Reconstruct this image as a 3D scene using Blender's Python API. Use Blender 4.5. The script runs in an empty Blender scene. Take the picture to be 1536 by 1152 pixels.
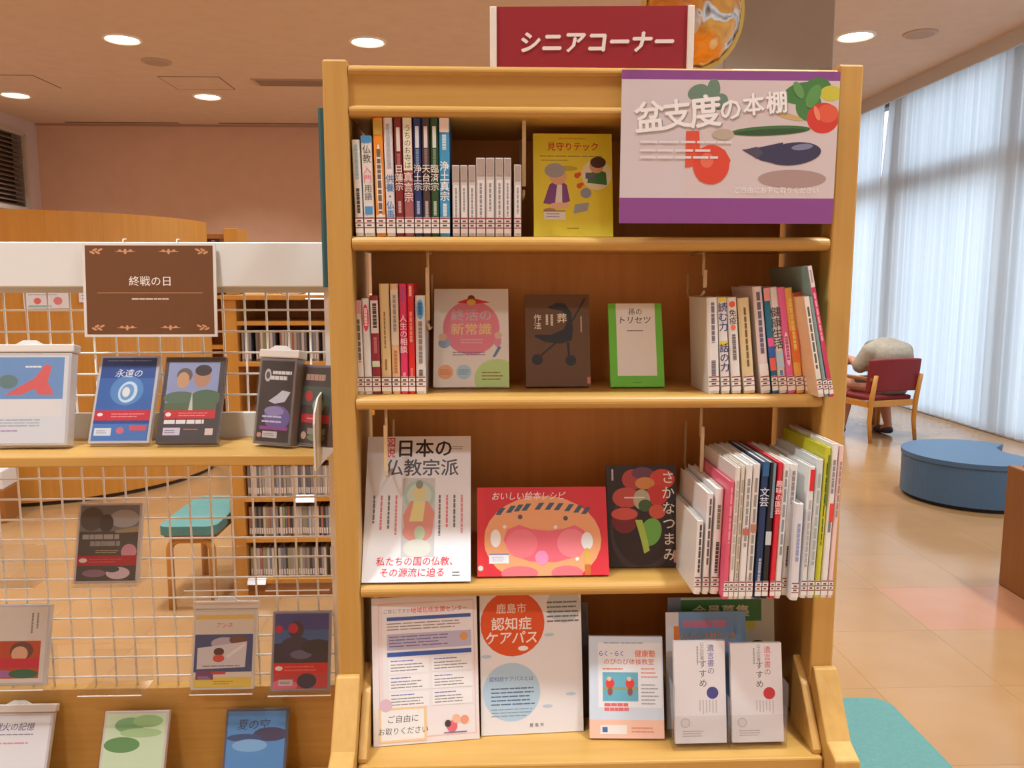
import bpy, bmesh, math, random
from mathutils import Vector, Matrix
from mathutils.geometry import tessellate_polygon
random.seed(7)
R = math.radians
scene = bpy.context.scene
col = scene.collection
# ------------------------------------------------------------------ camera
CZ, PITCH, YAW, FPX = 1.55, 7.24, 2.1, 1205.0
cd = bpy.data.cameras.new('camera'); cd.sensor_width = 36; cd.lens = FPX / 1536 * 36
cd.clip_start = .02
cam = bpy.data.objects.new('camera', cd); col.objects.link(cam)
cam.location = (0, 0, CZ); cam.rotation_euler = (R(90 - PITCH), 0, R(-YAW))
scene.camera = cam
# ------------------------------------------------------------------ world, exposure
LAMP_W, LAMP_COL = 80, (.90, .97, 1)
SKY_STRENGTH, SKY_COL = 8.0, (.70, .85, 1)
w = bpy.data.worlds.new('sky'); scene.world = w; w.use_nodes = True
w.node_tree.nodes['Background'].inputs[0].default_value = (*SKY_COL, 1)
w.node_tree.nodes['Background'].inputs[1].default_value = SKY_STRENGTH
vs = scene.view_settings
vs.view_transform = 'Standard'; vs.look = 'None'; vs.gamma = 1; vs.use_curve_mapping = False
vs.exposure = -1.22
scene.cycles.max_bounces = 6; scene.cycles.transparent_max_bounces = 16
scene.cycles.sample_clamp_indirect = 6; scene.cycles.adaptive_threshold = .02
# ------------------------------------------------------------------ a view ray, to set measured things out at their real distance
_p, _y = R(PITCH), R(YAW)
_fw = Vector((math.sin(_y) * math.cos(_p), math.cos(_y) * math.cos(_p), -math.sin(_p)))
_rt = Vector((math.cos(_y), -math.sin(_y), 0)); _up = _rt.cross(_fw)
def _ray(x, y): return _fw + _rt * ((x - 768) / FPX) + _up * ((576 - y) / FPX)
def P(x, y, Y): d = _ray(x, y); return Vector((0, 0, CZ)) + d * (Y / d.y)
def PZ(x, y, z): d = _ray(x, y); return Vector((0, 0, CZ)) + d * ((z - CZ) / d.z)
def rowof(q): v = Vector(q) - Vector((0, 0, CZ)); return 576 - FPX * v.dot(_up) / v.dot(_fw)
# ------------------------------------------------------------------ materials
def lin(c):
    return tuple((v / 255 / 12.92) if v / 255 <= .04045 else ((v / 255 + .055) / 1.055) ** 2.4 for v in c)
_mc = {}
def C(c, rough=.55, metal=0, coat=0, spec=.5):
    k = (tuple(c), rough, metal, coat, spec)
    if k in _mc: return _mc[k]
    m = bpy.data.materials.new('tone_%d_%d_%d' % tuple(c)); m.use_nodes = True
    b = m.node_tree.nodes['Principled BSDF']
    b.inputs['Base Color'].default_value = (*lin(c), 1); b.inputs['Roughness'].default_value = rough
    b.inputs['Metallic'].default_value = metal; b.inputs['Coat Weight'].default_value = coat
    b.inputs['Coat Roughness'].default_value = .06; b.inputs['Specular IOR Level'].default_value = spec
    _mc[k] = m; return m
def nmat(name):
    m = bpy.data.materials.new(name); m.use_nodes = True
    return m, m.node_tree, m.node_tree.nodes['Principled BSDF']
def grainy(name, c1, c2, scale, rough=.4, bump=.0, coat=0, detail=6, dist=0.0):
    m, t, b = nmat(name)
    tc = t.nodes.new('ShaderNodeTexCoord'); mp = t.nodes.new('ShaderNodeMapping'); mp.inputs['Scale'].default_value = scale
    n = t.nodes.new('ShaderNodeTexNoise'); n.inputs['Scale'].default_value = 1; n.inputs['Detail'].default_value = detail
    n.inputs['Distortion'].default_value = dist
    r = t.nodes.new('ShaderNodeValToRGB'); r.color_ramp.elements[0].position = .3; r.color_ramp.elements[1].position = .7
    r.color_ramp.elements[0].color = (*lin(c1), 1); r.color_ramp.elements[1].color = (*lin(c2), 1)
    L = t.links.new
    L(tc.outputs['Object'], mp.inputs['Vector']); L(mp.outputs[0], n.inputs['Vector']); L(n.outputs['Fac'], r.inputs['Fac'])
    L(r.outputs[0], b.inputs['Base Color']); b.inputs['Roughness'].default_value = rough; b.inputs['Coat Weight'].default_value = coat
    if bump:
        bp = t.nodes.new('ShaderNodeBump'); bp.inputs['Strength'].default_value = bump; bp.inputs['Distance'].default_value = .002
        L(n.outputs['Fac'], bp.inputs['Height']); L(bp.outputs[0], b.inputs['Normal'])
    return m
WA, WB = (194, 148, 74), (204, 160, 86)
WOODV = grainy('beech_upright', WA, WB, (60, 60, 3), .42)
WOODX = grainy('beech_level', WA, WB, (3, 60, 60), .38)
WOODBACK = grainy('beech_back', (208, 144, 74), (216, 154, 82), (60, 60, 3), .5)
WOODD = grainy('orange_wood', (192, 130, 50), (202, 140, 58), (30, 30, 2), .4)
WOODR = grainy('red_wood', (150, 92, 40), (162, 102, 46), (40, 40, 3), .4)
WALL = grainy('wall_paint', (208, 168, 142), (214, 174, 148), (4, 4, 4), .85, .05)
WALLG = grainy('column_paint', (162, 150, 136), (168, 156, 142), (4, 4, 4), .85, .05)
WALLL = grainy('left_wall_paint', (204, 186, 178), (210, 192, 184), (4, 4, 4), .85, .05)
DARKW = grainy('dark_wood', (126, 76, 32), (138, 84, 36), (40, 40, 3), .4)
CEIL = grainy('ceiling_paint', (208, 180, 156), (214, 186, 162), (6, 6, 6), .9, .05)
FLOOR = grainy('floor_vinyl', (158, 120, 80), (168, 130, 90), (2.2, 2.2, 2.2), .16, 0, 0, 8, .6)
PINKT = grainy('floor_vinyl_pink', (170, 118, 86), (178, 126, 94), (2.2, 2.2, 2.2), .16, 0, 0, 8, .6)
TEAL = grainy('teal_vinyl', (76, 126, 122), (84, 136, 130), (120, 120, 120), .55, .1)
BLUE = grainy('blue_vinyl', (66, 94, 122), (72, 102, 130), (150, 150, 150), .5, .1)
REDF = grainy('red_cloth', (122, 28, 32), (134, 34, 38), (200, 200, 200), .8, .1)
WHITE = C((226, 228, 226), .35)
WIRE = C((242, 238, 230), .35)
PAPER = C((236, 234, 230), .6)
BEIGE = C((214, 190, 148), .45)
def clear(name, tint, gl=.08, fac=.12):
    m = bpy.data.materials.new(name); m.use_nodes = True; t = m.node_tree; t.nodes.clear()
    o = t.nodes.new('ShaderNodeOutputMaterial'); mx = t.nodes.new('ShaderNodeMixShader'); a = t.nodes.new('ShaderNodeBsdfTransparent')
    g = t.nodes.new('ShaderNodeBsdfGlossy'); lw = t.nodes.new('ShaderNodeFresnel'); lw.inputs[0].default_value = 1.5
    ad = t.nodes.new('ShaderNodeMath'); ad.inputs[1].default_value = fac
    a.inputs[0].default_value = (*tint, 1); g.inputs['Roughness'].default_value = gl; g.inputs['Color'].default_value = (.95, .95, .95, 1)
    L = t.links.new
    ge = t.nodes.new('ShaderNodeNewGeometry'); inv = t.nodes.new('ShaderNodeMath'); inv.operation = 'SUBTRACT'; inv.inputs[0].default_value = 1
    ml = t.nodes.new('ShaderNodeMath'); ml.operation = 'MULTIPLY'
    L(ge.outputs['Backfacing'], inv.inputs[1]); L(lw.outputs[0], ad.inputs[0]); L(ad.outputs[0], ml.inputs[0]); L(inv.outputs[0], ml.inputs[1]); L(ml.outputs[0], mx.inputs[0]); L(a.outputs[0], mx.inputs[1]); L(g.outputs[0], mx.inputs[2]); L(mx.outputs[0], o.inputs[0])
    return m
ACRYL = clear('clear_acrylic', (.95, .95, .95), .08, .0)
MILKY = C((216, 208, 200), .25)
PANE = clear('window_glass', (.96, .98, 1), .02, 0)
def emit(name, c, s):
    m = bpy.data.materials.new(name); m.use_nodes = True; t = m.node_tree; t.nodes.clear()
    o = t.nodes.new('ShaderNodeOutputMaterial'); e = t.nodes.new('ShaderNodeEmission'); e.inputs[0].default_value = (*c, 1); e.inputs[1].default_value = s
    t.links.new(e.outputs[0], o.inputs[0]); return m
LAMPM = emit('lamp_glow', (1, .94, .84), 22)
# ------------------------------------------------------------------ mesh helper
def tag(o, label, cat, group=None):
    o['label'] = label; o['category'] = cat
    if group: o['group'] = group
    return o
def empty(name, loc=(0, 0, 0), rot=(0, 0, 0), label=None, cat=None, group=None, parent=None):
    o = bpy.data.objects.new(name, None); col.objects.link(o); o.location = loc; o.rotation_euler = rot; o.empty_display_size = .05
    if parent: o.parent = parent
    if label: tag(o, label, cat, group)
    return o
class MB:
    def __init__(s): s.v = []; s.f = []; s.m = []; s.mats = []
    def mi(s, m):
        if m not in s.mats: s.mats.append(m)
        return s.mats.index(m)
    def add(s, vs, fs, m):
        b = len(s.v); s.v += [tuple(v) for v in vs]; i = s.mi(m)
        for f in fs: s.f.append(tuple(b + k for k in f)); s.m.append(i)
        return s
    def box(s, x0, x1, y0, y1, z0, z1, m):
        return s.add([(x0, y0, z0), (x1, y0, z0), (x1, y1, z0), (x0, y1, z0), (x0, y0, z1), (x1, y0, z1), (x1, y1, z1), (x0, y1, z1)],
                     [(3, 2, 1, 0), (4, 5, 6, 7), (0, 1, 5, 4), (1, 2, 6, 5), (2, 3, 7, 6), (3, 0, 4, 7)], m)
    def prism(s, poly, a0, a1, axis, m):
        # poly: points in the two other axes; axis 0 x: (y,z), 1 y: (x,z), 2 z: (x,y)
        def q(p, a): return {0: (a, p[0], p[1]), 1: (p[0], a, p[1]), 2: (p[0], p[1], a)}[axis]
        n = len(poly); vs = [q(p, a0) for p in poly] + [q(p, a1) for p in poly]
        fs = [(i, (i + 1) % n, n + (i + 1) % n, n + i) for i in range(n)]
        for t in tessellate_polygon([[Vector((p[0], p[1], 0)) for p in poly]]):
            fs += [tuple(t), tuple(n + k for k in reversed(t))]
        return s.add(vs, fs, m)
    def lathe(s, prof, m, n=32, c=(0, 0)):
        vs = []; fs = []
        for r, z in prof:
            for k in range(n): a = 2 * math.pi * k / n; vs.append((c[0] + r * math.cos(a), c[1] + r * math.sin(a), z))
        for j in range(len(prof) - 1):
            for k in range(n): fs.append((j * n + k, j * n + (k + 1) % n, (j + 1) * n + (k + 1) % n, (j + 1) * n + k))
        return s.add(vs, fs, m)
    def tube(s, path, r, m, n=8, cap=True, sq=None):
        path = [Vector(p) for p in path]; vs = []; fs = []
        for i, p in enumerate(path):
            a = path[max(i - 1, 0)]; b = path[min(i + 1, len(path) - 1)]; d = (b - a).normalized()
            u = d.orthogonal().normalized() if i == 0 else (u - d * u.dot(d)).normalized()
            v = d.cross(u)
            rr = r[i] if isinstance(r, (list, tuple)) else r
            for k in range(n):
                t = 2 * math.pi * (k + .5) / n; vs.append(p + u * (rr * math.cos(t)) + v * (rr * math.sin(t)))
        for j in range(len(path) - 1):
            for k in range(n): fs.append((j * n + k, j * n + (k + 1) % n, (j + 1) * n + (k + 1) % n, (j + 1) * n + k))
        if cap: fs += [tuple(reversed(range(n))), tuple((len(path) - 1) * n + k for k in range(n))]
        return s.add(vs, fs, m)
    def build(s, name, parent=None, loc=(0, 0, 0), rot=(0, 0, 0), smooth=False, bev=0, seg=2, fix=True):
        me = bpy.data.meshes.new(name); me.from_pydata(s.v, [], s.f)
        for m in s.mats: me.materials.append(m)
        me.polygons.foreach_set('material_index', s.m)
        if fix:
            bm = bmesh.new(); bm.from_mesh(me); bmesh.ops.recalc_face_normals(bm, faces=bm.faces); bm.to_mesh(me); bm.free()
        if smooth: me.polygons.foreach_set('use_smooth', [True] * len(me.polygons))
        me.update()
        o = bpy.data.objects.new(name, me); col.objects.link(o); o.location = loc; o.rotation_euler = rot
        if parent: o.parent = parent
        if bev:
            b = o.modifiers.new('bevel', 'BEVEL'); b.width = bev; b.segments = seg; b.limit_method = 'ANGLE'; b.angle_limit = R(40)
        return o
def box(name, x0, x1, y0, y1, z0, z1, m, parent=None, bev=0, **k): return MB().box(x0, x1, y0, y1, z0, z1, m).build(name, parent, bev=bev, **k)
def struct(o): o['kind'] = 'structure'; return o
def again(o, name, parent=None, loc=None, rot=None):
    c = o.copy(); c.name = name; col.objects.link(c); c.parent = parent
    if loc is not None: c.location = loc
    if rot is not None: c.rotation_euler = rot
    return c
# ------------------------------------------------------------------ lettering and flat print
_tc = bpy.data.curves.new('lettering_source', 'FONT'); _tc.size = 1; _tc.resolution_u = 2
_to = bpy.data.objects.new('lettering_source', _tc); col.objects.link(_to)
_gl = {}
def glyphs(s, bold):
    k = (s, bold)
    if k not in _gl:
        _tc.body = s; _tc.offset = bold
        dg = bpy.context.evaluated_depsgraph_get(); dg.update()
        me = bpy.data.meshes.new_from_object(_to.evaluated_get(dg))
        _gl[k] = ([(v.co.x, v.co.y) for v in me.vertices], [tuple(p.vertices) for p in me.polygons]); bpy.data.meshes.remove(me)
    return _gl[k]
class Art:
    """print on a face w wide and h high, coordinates 0..1 from its lower left, facing -y"""
    def __init__(s, w, h): s.w, s.h = w, h; s.p = MB(); s.t = MB(); s.d = .0003
    def _pt(s, x, y): return ((x - .5) * s.w, -s.d, y * s.h)
    def poly(s, pts, c, rough=.5, coat=0):
        def clip(pts, ax, lim, sg):
            out = []
            for i in range(len(pts)):
                a, b = pts[i - 1], pts[i]; ia, ib = (a[ax] - lim) * sg <= 0, (b[ax] - lim) * sg <= 0
                if ia != ib:
                    t = (lim - a[ax]) / (b[ax] - a[ax]); out.append(tuple(a[k] + t * (b[k] - a[k]) for k in (0, 1)))
                if ib: out.append(b)
            return out
        for ax, lim, sg in ((0, 0, -1), (0, 1, 1), (1, 0, -1), (1, 1, 1)):
            pts = clip(pts, ax, lim, sg)
            if len(pts) < 3: return s
        fs = [tuple(t) for t in tessellate_polygon([[Vector((*p, 0)) for p in pts]])]
        ok = []
        for f in fs:
            a, b, d = (pts[k] for k in f)
            cr = (b[0] - a[0]) * (d[1] - a[1]) - (b[1] - a[1]) * (d[0] - a[0])
            if abs(cr) > 1e-12: ok.append(f if cr > 0 else f[::-1])
        s.p.add([s._pt(*p) for p in pts], ok, C(c, rough, 0, coat)); s.d += .00002; return s
    def rect(s, x0, y0, x1, y1, c, **k): return s.poly([(x0, y0), (x1, y0), (x1, y1), (x0, y1)], c, **k)
    def ell(s, cx, cy, rx, ry, c, n=28, rot=0, **k):
        asp = s.w / s.h; ca, sa = math.cos(R(rot)), math.sin(R(rot)); o = []
        for i in range(n):
            a = 2 * math.pi * i / n; x, y = rx * math.cos(a) * asp, ry * math.sin(a)
            o.append((cx + (x * ca - y * sa) / asp, cy + x * sa + y * ca))
        return s.poly(o, c, **k)
    def circ(s, cx, cy, r, c, **k): return s.ell(cx, cy, r, r * s.w / s.h, c, **k)
    def lines(s, x0, y0, x1, y1, n, c, th=.34):
        st = (y1 - y0) / n
        for i in range(n):
            yb = y1 - st * (i + 1) + st * (1 - th) / 2; x = x0; xe = x1 - random.random() * .25 * (x1 - x0)
            while x < xe - .01:
                l = min(xe - x, (x1 - x0) * random.uniform(.08, .25)); s.rect(x, yb, x + l * .9, yb + st * th, c); s.d -= .00002; x += l
        s.d += .00002; return s
    def vlines(s, x0, y0, x1, y1, n, c, th=.36):
        st = (x1 - x0) / n
        for i in range(n):
            xb = x0 + st * i + st * (1 - th) / 2; y = y1; ye = y0 + random.random() * .3 * (y1 - y0)
            while y > ye + .005:
                l = min(y - ye, (y1 - y0) * random.uniform(.06, .16)); s.rect(xb, y - l * .85, xb + st * th, y, c); s.d -= .00002; y -= l
        s.d += .00002; return s
    def text(s, t, cx, cy, size, c, vert=False, bold=0.0, xs=1.0, shear=0, sp=1.0, rough=.5, rot=0):
        """size = height of a character as a share of h; centred on cx, cy"""
        em = size * s.h; m = C(c, rough); b_ = bold * .55; bold = 0
        shifts = ((b_, 0), (-b_, 0), (0, b_), (0, -b_)) if b_ else ((0, 0),); ca, sa = math.cos(R(rot)), math.sin(R(rot))
        def put(ch, ox, oz, centre):
            vs, fs = glyphs(ch, bold)
            if not vs: return
            mx = (min(v[0] for v in vs) + max(v[0] for v in vs)) / 2 if centre else 0
            for si, (dx, dy) in enumerate(shifts):
                o = []
                for x, y in vs:
                    x, y = x - mx + dx, y - .38 + dy
                    X, Z = ox + (x + shear * y) * em * xs, oz + y * em
                    X, Z = X * ca - Z * sa, X * sa + Z * ca
                    o.append(((cx - .5) * s.w + X, -s.d - si * .000002, cy * s.h + Z))
                s.t.add(o, fs, m)
        if vert:
            n = len(t)
            for i, ch in enumerate(t): put(ch, 0, ((n - 1) / 2 - i) * em * sp, True)
        else: put(t, 0, 0, True)
        s.d += .00002; return s
    def build(s, parent, name='cover_print', tname='lettering', loc=(0, 0, 0), rot=(0, 0, 0)):
        a = b = None
        if s.p.f: a = s.p.build(name, parent, loc, rot, fix=False)
        if s.t.f: b = s.t.build(tname, parent, loc, rot, fix=False)
        return a, b
# ------------------------------------------------------------------ the room
X0, X1, Y0, Y1, ZC = -6.8, 5.40, -5.0, 12.93, 3.95
fl = struct(box('floor', X0 - .2, X1 + .2, Y0 - .2, Y1 + .2, -.2, -.003, FLOOR))
def in_view(x, y): return (1.0 <= x < 5.0 and 1.5 <= y < 8.5) or (-4 <= x < -.5 and 2.0 <= y < 6.5)
tile = tilep = None
for i in range(-8, 11):
    for j in range(0, 22):
        x, y = i * .5, -.135 + j * .5
        if not in_view(x, y): continue
        pink = i in (4, 5) and j == 7
        src = tilep if pink else tile
        if src is None:
            src = MB().prism([(0, 0), (.499, 0), (.499, .499), (0, .499)], -.003, 0, 2, PINKT if pink else FLOOR).build('floor_tile', fl, (x, y, 0))
            if pink: tilep = src
            else: tile = src
        else: again(src, 'floor_tile', fl, (x, y, 0))
ce = struct(box('ceiling', X0 - .2, X1 + .2, Y0 - .2, Y1 + .2, ZC, ZC + .2, CEIL))
struct(box('wall_back', X0 - .2, X1 + .2, Y1, Y1 + .2, 0, ZC, WALL))
struct(box('wall_front', X0 - .2, X1 + .2, Y0 - .2, Y0, 0, ZC, WALL))
# left wall with a louvred window high up
wl = MB()
ly0, ly1, lz0, lz1 = 11.0, 12.55, 2.62, 3.72
wl.box(X0 - .2, X0, Y0, ly0, 0, ZC, WALLL).box(X0 - .2, X0, ly1, Y1, 0, ZC, WALLL).box(X0 - .2, X0, ly0, ly1, 0, lz0, WALLL).box(X0 - .2, X0, ly0, ly1, lz1, ZC, WALLL)
struct(wl.build('wall_left'))
wn = struct(empty('window_2', (X0, (ly0 + ly1) / 2, lz0)))
box('louvre_backing', X0 - .19, X0 - .17, ly0, ly1, lz0, lz1, C((70, 56, 46), .8), None).parent = wn
bpy.data.objects['louvre_backing'].matrix_parent_inverse = Matrix.Translation(wn.location).inverted()
fr = MB()
for a in ((ly0 - .03, ly0 + .03, lz0, lz1), (ly1 - .03, ly1 + .03, lz0, lz1), (ly0, ly1, lz0 - .03, lz0 + .03), (ly0, ly1, lz1 - .03, lz1 + .03)):
    fr.box(-.02, .03, a[0] - wn.location.y, a[1] - wn.location.y, a[2] - lz0, a[3] - lz0, C((190, 176, 160)))
fr.build('louvre_frame', wn)
sl = None
for k in range(15):
    z = .06 + k * .068
    if sl is None:
        sl = MB().prism([(-.07, .022), (-.064, .028), (.012, -.018), (.006, -.024)], ly0 - wn.location.y + .03, ly1 - wn.location.y - .03, 1, C((132, 112, 94), .6)).build('slat', wn, (-.03, 0, z))
    else: again(sl, 'slat', wn, (-.03, 0, z))
# ceiling fittings on the ceiling
pl = struct(box('trim_1', -3.8, -3.1, 9.98, 10.6, ZC - .004, ZC, CEIL))
for a in ((-3.81, -3.80, 9.97, 10.61), (-3.1, -3.09, 9.97, 10.61), (-3.81, -3.09, 9.97, 9.98), (-3.81, -3.09, 10.6, 10.61)): box('joint', *a, ZC - .005, ZC + .001, C((120, 92, 74)), pl)
p2 = struct(box('trim_2', -7.0, -5.25, 9.98, 10.6, ZC - .004, ZC, CEIL))
for a in ((-5.25, -5.24, 9.97, 10.61), (-7, -5.24, 9.97, 9.98)): box('joint', *a, ZC - .005, ZC + .001, C((120, 92, 74)), p2)
struct(box('trim_3', -6.3, -4.6, Y1 - .16, Y1 - .10, ZC - .004, ZC + .002, C((110, 82, 64))))
struct(box('trim_4', -4.0, 1.0, Y1 - .16, Y1 - .10, ZC - .004, ZC + .002, C((110, 82, 64))))
struct(box('trim_5', X0, X1, Y1 - .04, Y1 + .0, ZC - .03, ZC, C((170, 132, 110), .7)))
g = empty('air_grille', (-2.1, 10.2, ZC), (0, 0, 0), 'long narrow air grille in the ceiling beside the bookcase top', 'grille')
box('grille_frame', -.65, .65, -.16, .16, -.012, 0, C((184, 156, 136)), g)
bl = None
for k in range(7):
    y = -.12 + k * .04
    if bl is None: bl = box('slat', -.6, .6, -.008, .008, -.02, -.006, C((160, 132, 114)), g); bl.location.y = y
    else: again(bl, 'slat', g, (0, y, 0))
for (x, y, lb) in ((-3.557, 9.32, 'round flat ceiling speaker between downlights over the curved wooden booth'), (4.268, 8.03, 'round flat ceiling speaker near the curtain rail')):
    o = empty('ceiling_speaker', (x, y, ZC), (0, 0, 0), lb, 'speaker', 'round ceiling speakers')
    MB().lathe([(0, -.02), (.14, -.02), (.155, -.012), (.16, 0)], C((186, 158, 138), .6)).build('rim', o)
    MB().lathe([(0, -.024), (.12, -.022), (.13, -.02)], C((176, 148, 128), .8)).build('grille_cloth', o)
# downlights in their grid
ring = glow = None
XS, YS = (-6.02, -3.57, -1.14, 1.27, 3.68), (11.0, 8.5, 6.0, 3.5, 1.0, -1.5, -4.0)
seen = {(-3.57, 8.5): 'big lit downlight over the curved booth, upper left in the photo', (-1.14, 8.5): 'lit downlight in the ceiling just left of the bookcase top',
        (-6.02, 11.0): 'lit downlight near the louvred window and left wall', (-3.57, 11.0): 'lit downlight beside the square ceiling hatch before the back wall',
        (3.68, 8.5): 'lit downlight near the curtain, right of the column'}
for x in XS:
    for y in YS:
        if (x, y) == (3.68, 8.5): yy = 8.14
        else: yy = y
        o = empty('downlight', (x, yy, ZC), (0, 0, 0), seen.get((x, y), 'lit round downlight in the ceiling outside the photographed part'), 'downlight', 'ceiling downlights')
        if ring is None:
            ring = MB().lathe([(.15, -.002), (.165, -.016), (.185, -.012), (.19, 0)], C((235, 225, 210), .4)).build('trim_ring', o)
            glow = MB().lathe([(0, -.006), (.1, -.006), (.152, -.003)], LAMPM).build('lamp_glass', o)
        else: again(ring, 'trim_ring', o); again(glow, 'lamp_glass', o)
        ld = bpy.data.lights.get('downlight_lamp')
        if ld is None:
            ld = bpy.data.lights.new('downlight_lamp', 'AREA'); ld.shape = 'DISK'; ld.size = .29; ld.energy = LAMP_W; ld.color = LAMP_COL; ld.spread = R(115)
        lo = bpy.data.objects.new('lamp', ld); col.objects.link(lo); lo.parent = o; lo.location = (0, 0, -.02)
# square column
struct(box('column_1', 1.46, 2.13, 5.0, 5.67, 0, ZC, WALLG, bev=.01))
# window wall behind the curtain
wn1 = struct(empty('window_1', (X1, 4, 0)))
def fbox(name, y0, y1, z0, z1, m, d0=-.06, d1=.06): return box(name, d0, d1, y0 - 4, y1 - 4, z0, z1, m, wn1)
ALU = C((120, 116, 112), .5)
my = [-5.0, -2.5, 0.0, 2.5, 5.25, 7.95, 10.25, 12.93]
for y in my: fbox('mullion', y - .12, y + .12, 0, ZC, ALU)
for a, b in zip(my[:-1], my[1:]):
    fbox('transom', a + .12, b - .12, 2.69, 2.93, ALU); fbox('sill', a + .12, b - .12, 0, .12, ALU); fbox('head', a + .12, b - .12, ZC - .12, ZC, ALU)
    fbox('pane', a + .12, b - .12, .12, 2.69, PANE, -.006, .006); fbox('pane', a + .12, b - .12, 2.93, ZC - .12, PANE, -.006, .006)
struct(box('ground_outside', X1 + .06, 40, -30, 50, -.3, -.2, C((170, 165, 158), .9)))
struct(box('baseboard_right', 5.245, 5.30, Y0, Y1, 0, .05, C((225, 228, 232), .5)))
# sheer curtains
def curtain_mat():
    m = bpy.data.materials.new('sheer_cloth'); m.use_nodes = True; t = m.node_tree; t.nodes.clear(); L = t.links.new
    o = t.nodes.new('ShaderNodeOutputMaterial'); mx = t.nodes.new('ShaderNodeMixShader'); mx.inputs[0].default_value = .62
    d = t.nodes.new('ShaderNodeBsdfDiffuse'); tr = t.nodes.new('ShaderNodeBsdfTranslucent')
    tc = t.nodes.new('ShaderNodeTexCoord'); mp = t.nodes.new('ShaderNodeMapping'); mp.inputs['Scale'].default_value = (0, 14, .02)
    n = t.nodes.new('ShaderNodeTexNoise'); n.inputs['Scale'].default_value = 1; n.inputs['Detail'].default_value = 5
    r = t.nodes.new('ShaderNodeValToRGB'); r.color_ramp.elements[0].position = .3; r.color_ramp.elements[1].position = .7
    r.color_ramp.elements[0].color = (.60, .63, .66, 1); r.color_ramp.elements[1].color = (.86, .88, .89, 1)
    L(tc.outputs['Object'], mp.inputs[0]); L(mp.outputs[0], n.inputs['Vector']); L(n.outputs[0], r.inputs[0])
    L(r.outputs[0], d.inputs[0]); L(r.outputs[0], tr.inputs[0]); L(d.outputs[0], mx.inputs[1]); L(tr.outputs[0], mx.inputs[2]); L(mx.outputs[0], o.inputs[0])
    return m
SHEER = curtain_mat()
def curtain(ya, yb, label, close):
    n = int((yb - ya) / .022); vs = []; fs = []
    for i in range(n + 1):
        y = ya + (yb - ya) * i / n
        x = 5.2 + .022 * math.sin(y * 2 * math.pi / .135) + .012 * math.sin(y * 5.1 + 1)
        e_ = .16 * max(0, (y - yb + .3) / .3) if close else 0
        vs += [(x - e_ * .2, y + e_, .03), (x + .006 * math.sin(y * 3) - e_ * .2, y + e_, 2.1), (x, y, 3.86)]
    for i in range(n):
        for k in (0, 1): fs.append((3 * i + k, 3 * i + 3 + k, 3 * i + 4 + k, 3 * i + 1 + k))
    o = MB().add(vs, fs, SHEER).build('curtain', smooth=True, fix=False)
    return tag(o, label, 'curtain', 'sheer curtains along the window wall')
curtain(Y0 + .02, 10.40, 'long sheer pale blue curtain nearer the camera, right of the bright slit', True)
curtain(10.52, Y1 - .05, 'sheer pale curtain in the far corner, left of the bright slit by the bookcase post', False)
rl = empty('curtain_rail', (5.2, 4, 3.86), (0, 0, 0), 'white curtain rail running under the ceiling above the sheer curtains', 'curtain rail')
box('rail', -.05, .05, Y0 - 4, Y1 - 4, 0, .06, C((214, 212, 212), .4), rl, .004)
box('pelmet', -.09, -.06, Y0 - 4, Y1 - 4, -.07, .09, C((200, 196, 196), .5), rl)

# ------------------------------------------------------------------ the senior-corner bookcase
BY = 1.48; XL, XR = -.236, .643; XLo, XRo = -.280, .688; ZS = [1.632, 1.338, .973, .655]; BACK = 1.74
bc = empty('bookcase', (.2, BY, 0), (0, 0, 0), 'tall beech library bookcase with four open shelves and flared feet', 'bookcase')
def bpart(name, *a, **k):
    o = box(name, *a, bc, **k); o.location = (-.2, -BY, 0); return o
for a, b in ((XLo, XL), (XR, XRo)): bpart('post', a, b, BY, BY + .05, 0, 1.938, WOODV, bev=.004)
for a, b in ((XLo - .007, XL - .012), (XR + .012, XRo + .007)): bpart('side_panel', a, b, BY + .05, BACK + .05, 0, 1.915, WOODV, bev=.003)
bpart('back_panel', XL, XR, BACK, BACK + .012, .05, 1.91, WOODBACK)
bpart('header_board', XL, XR, BY + .008, BY + .034, 1.852, 1.922, WOODX)
bpart('top_board', XL, XR, BY + .03, BACK, 1.905, 1.922, WOODX)
def nosing(name, z0, z1, y):
    h = (z1 - z0) / 2; pr = [(y + .03, z0), (y + .03, z1)] + [(y + h * (1 - math.sin(R(t))), (z0 + z1) / 2 + h * math.cos(R(t))) for t in range(0, 181, 20)]
    o = MB().prism(pr, XL + .001, XR - .001, 0, WOODX).build(name, bc, (-.2, -BY, 0), smooth=False); return o
nosing('top_moulding', 1.912, 1.930, BY + .002); nosing('lower_moulding', 1.842, 1.862, BY + .002)
bpart('top_shelf', XL, XR, BY + .03, BACK, 1.845, 1.86, WOODX)
for i, z in enumerate(ZS[:3]):
    s_ = bpart('shelf', XL, XR, BY + .03, BACK, z - .022, z, WOODX)
    e = nosing('shelf_edge', z - .025, z, BY); e.parent = s_; e.location = (0, 0, 0)
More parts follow.
